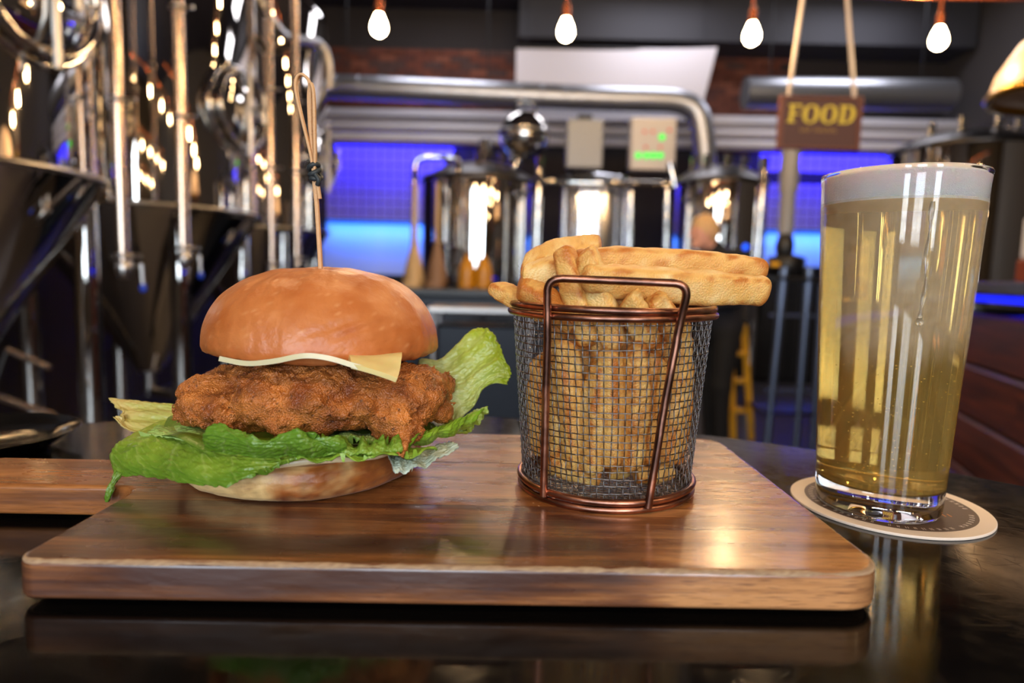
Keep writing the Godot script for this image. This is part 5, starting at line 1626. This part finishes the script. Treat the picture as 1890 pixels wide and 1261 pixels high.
# ---------------------------------------------------------------- the person in the background
func person() -> void:
	var at := P(1332, 505, 4.3); at.y = 0
	var t := thing("person", "person in black hoodie and trousers with short fair hair, turned to the kettles", "person", at, deg_to_rad(-72))
	t.scale = Vector3.ONE * 0.95
	# local axes: the person faces +z before turning
	var J := {"hip": Vector3(0, 0.93, 0), "waist": Vector3(0, 1.08, 0.0), "chest": Vector3(0, 1.30, 0.03), "neck": Vector3(0, 1.45, 0.08), "head": Vector3(0, 1.505, 0.14)}
	var bones := [
		[J.hip + Vector3(-0.06, 0, 0), J.hip + Vector3(0.06, 0, 0), 0.13, 0.13], [J.hip, J.waist, 0.15, 0.145], [J.waist, J.chest, 0.145, 0.155],
		[J.chest + Vector3(-0.12, 0.06, 0), J.chest + Vector3(0.12, 0.06, 0), 0.085, 0.085], [J.chest, J.neck, 0.12, 0.065]]
	for s in [-1.0, 1.0]:
		bones.append([Vector3(0.10 * s, 0.9, 0), Vector3(0.11 * s, 0.50, 0.03 * s), 0.095, 0.062])
		bones.append([Vector3(0.11 * s, 0.50, 0.03 * s), Vector3(0.11 * s, 0.09, -0.02 + 0.03 * s), 0.064, 0.045])
		bones.append([Vector3(0.11 * s, 0.05, -0.03 + 0.03 * s), Vector3(0.13 * s, 0.035, 0.15 + 0.03 * s), 0.045, 0.035])
		bones.append([Vector3(0.19 * s, 1.385, 0.02), Vector3(0.24 * s, 1.10, 0.06), 0.062, 0.050])
		bones.append([Vector3(0.24 * s, 1.10, 0.06), Vector3(0.17 * s, 1.06, 0.27), 0.050, 0.038])
	var f := func(p: Vector3) -> float:
		var d := 1.0
		for b in bones: d = smin(d, capsule(p, b[0], b[1], b[2], b[3]), 0.03)
		return d
	var cloth := func(p: Vector3) -> Color:
		return lin(16, 18, 26) if p.y > 0.9 else (lin(14, 15, 20) if p.y > 0.09 else lin(10, 10, 10))
	obj("body", nets(Vector3(-0.34, -0.01, -0.2), Vector3(0.34, 1.52, 0.36), 0.016, f, 0.02, cloth), painted("dark_cloth", 0.85), t)
	var hc: Vector3 = J.head + Vector3(0, 0.05, 0.02)
	var hf := func(p: Vector3) -> float:
		var q := (p - hc) / Vector3(0.072, 0.108, 0.088)
		var d := (q.length() - 1.0) * 0.072
		d = smin(d, capsule(p, hc + Vector3(0, -0.07, 0.03), hc + Vector3(0, -0.09, 0.06), 0.045, 0.028), 0.03)
		d = smin(d, capsule(p, hc + Vector3(0, 0.0, 0.085), hc + Vector3(0, -0.03, 0.102), 0.008, 0.013), 0.01)
		d = smin(d, capsule(p, hc + Vector3(0, -0.06, -0.01), J.neck, 0.052, 0.056), 0.02)
		for s in [-1.0, 1.0]:
			d = smin(d, capsule(p, hc + Vector3(0.072 * s, 0.015, -0.005), hc + Vector3(0.074 * s, -0.025, 0.0), 0.014, 0.010), 0.006)
			d = maxf(d, -(p.distance_to(hc + Vector3(0.03 * s, 0.005, 0.098)) - 0.016))
			d = minf(d, p.distance_to(hc + Vector3(0.03 * s, 0.005, 0.078)) - 0.013)
		return maxf(d, -capsule(p, hc + Vector3(-0.02, -0.055, 0.092), hc + Vector3(0.02, -0.055, 0.092), 0.004, 0.004))
	obj("head", nets(hc + Vector3(-0.1, -0.17, -0.11), hc + Vector3(0.1, 0.13, 0.13), 0.006, hf, 0.01, func(_p): return lin(206, 150, 128)), painted("skin", 0.55), t)
	var hn := noise(30, 91)
	var hair := func(p: Vector3) -> float:
		var q := (p - hc - Vector3(0, 0.012, -0.010)) / Vector3(0.084, 0.112, 0.098)
		var d := (q.length() - 1.0) * 0.084 + 0.006 * hn.get_noise_3d(p.x * 3.0, p.y * 0.6, p.z * 3.0)
		return maxf(d, (p - hc).dot(Vector3(0, -0.75, 0.66)) - 0.030)
	tag(obj("hair", nets(hc + Vector3(-0.11, -0.13, -0.13), hc + Vector3(0.11, 0.14, 0.11), 0.006, hair, 0.012, func(p): return lin(222, 184, 134).lerp(lin(176, 134, 88), clampf(0.5 + hn.get_noise_3dv(p * 4.0), 0, 1))), painted("hair", 0.6), t), "short fair hair")
	for s in [-1.0, 1.0]:
		var w := Vector3(0.17 * s, 1.06, 0.27)
		var hb := []
		hb.append([w, w + Vector3(-0.012 * s, -0.005, 0.075), 0.026, 0.030])
		for k in 4:
			var r0 := w + Vector3((-0.012 + (k - 1.5) * 0.019) * s, -0.006, 0.085)
			var len: float = [0.038, 0.046, 0.043, 0.034][k]
			hb.append([r0, r0 + Vector3(0, -0.012, len), 0.0095, 0.009])
			hb.append([r0 + Vector3(0, -0.012, len), r0 + Vector3(0, -0.012 - len * 0.6, len * 1.3), 0.009, 0.0075])
		hb.append([w + Vector3(-0.02 * s, -0.004, 0.03), w + Vector3(-0.052 * s, -0.012, 0.066), 0.014, 0.011])
		hb.append([w + Vector3(-0.052 * s, -0.012, 0.066), w + Vector3(-0.056 * s, -0.022, 0.096), 0.0105, 0.008])
		var h2 := func(p: Vector3) -> float:
			var d := 1.0
			for b in hb: d = smin(d, capsule(p, b[0], b[1], b[2], b[3]), 0.005)
			return d
		obj("hand", nets(w + Vector3(-0.09, -0.08, -0.03), w + Vector3(0.09, 0.05, 0.19), 0.005, h2, 0.008, func(_p): return lin(206, 150, 128)), mats["skin"], t)
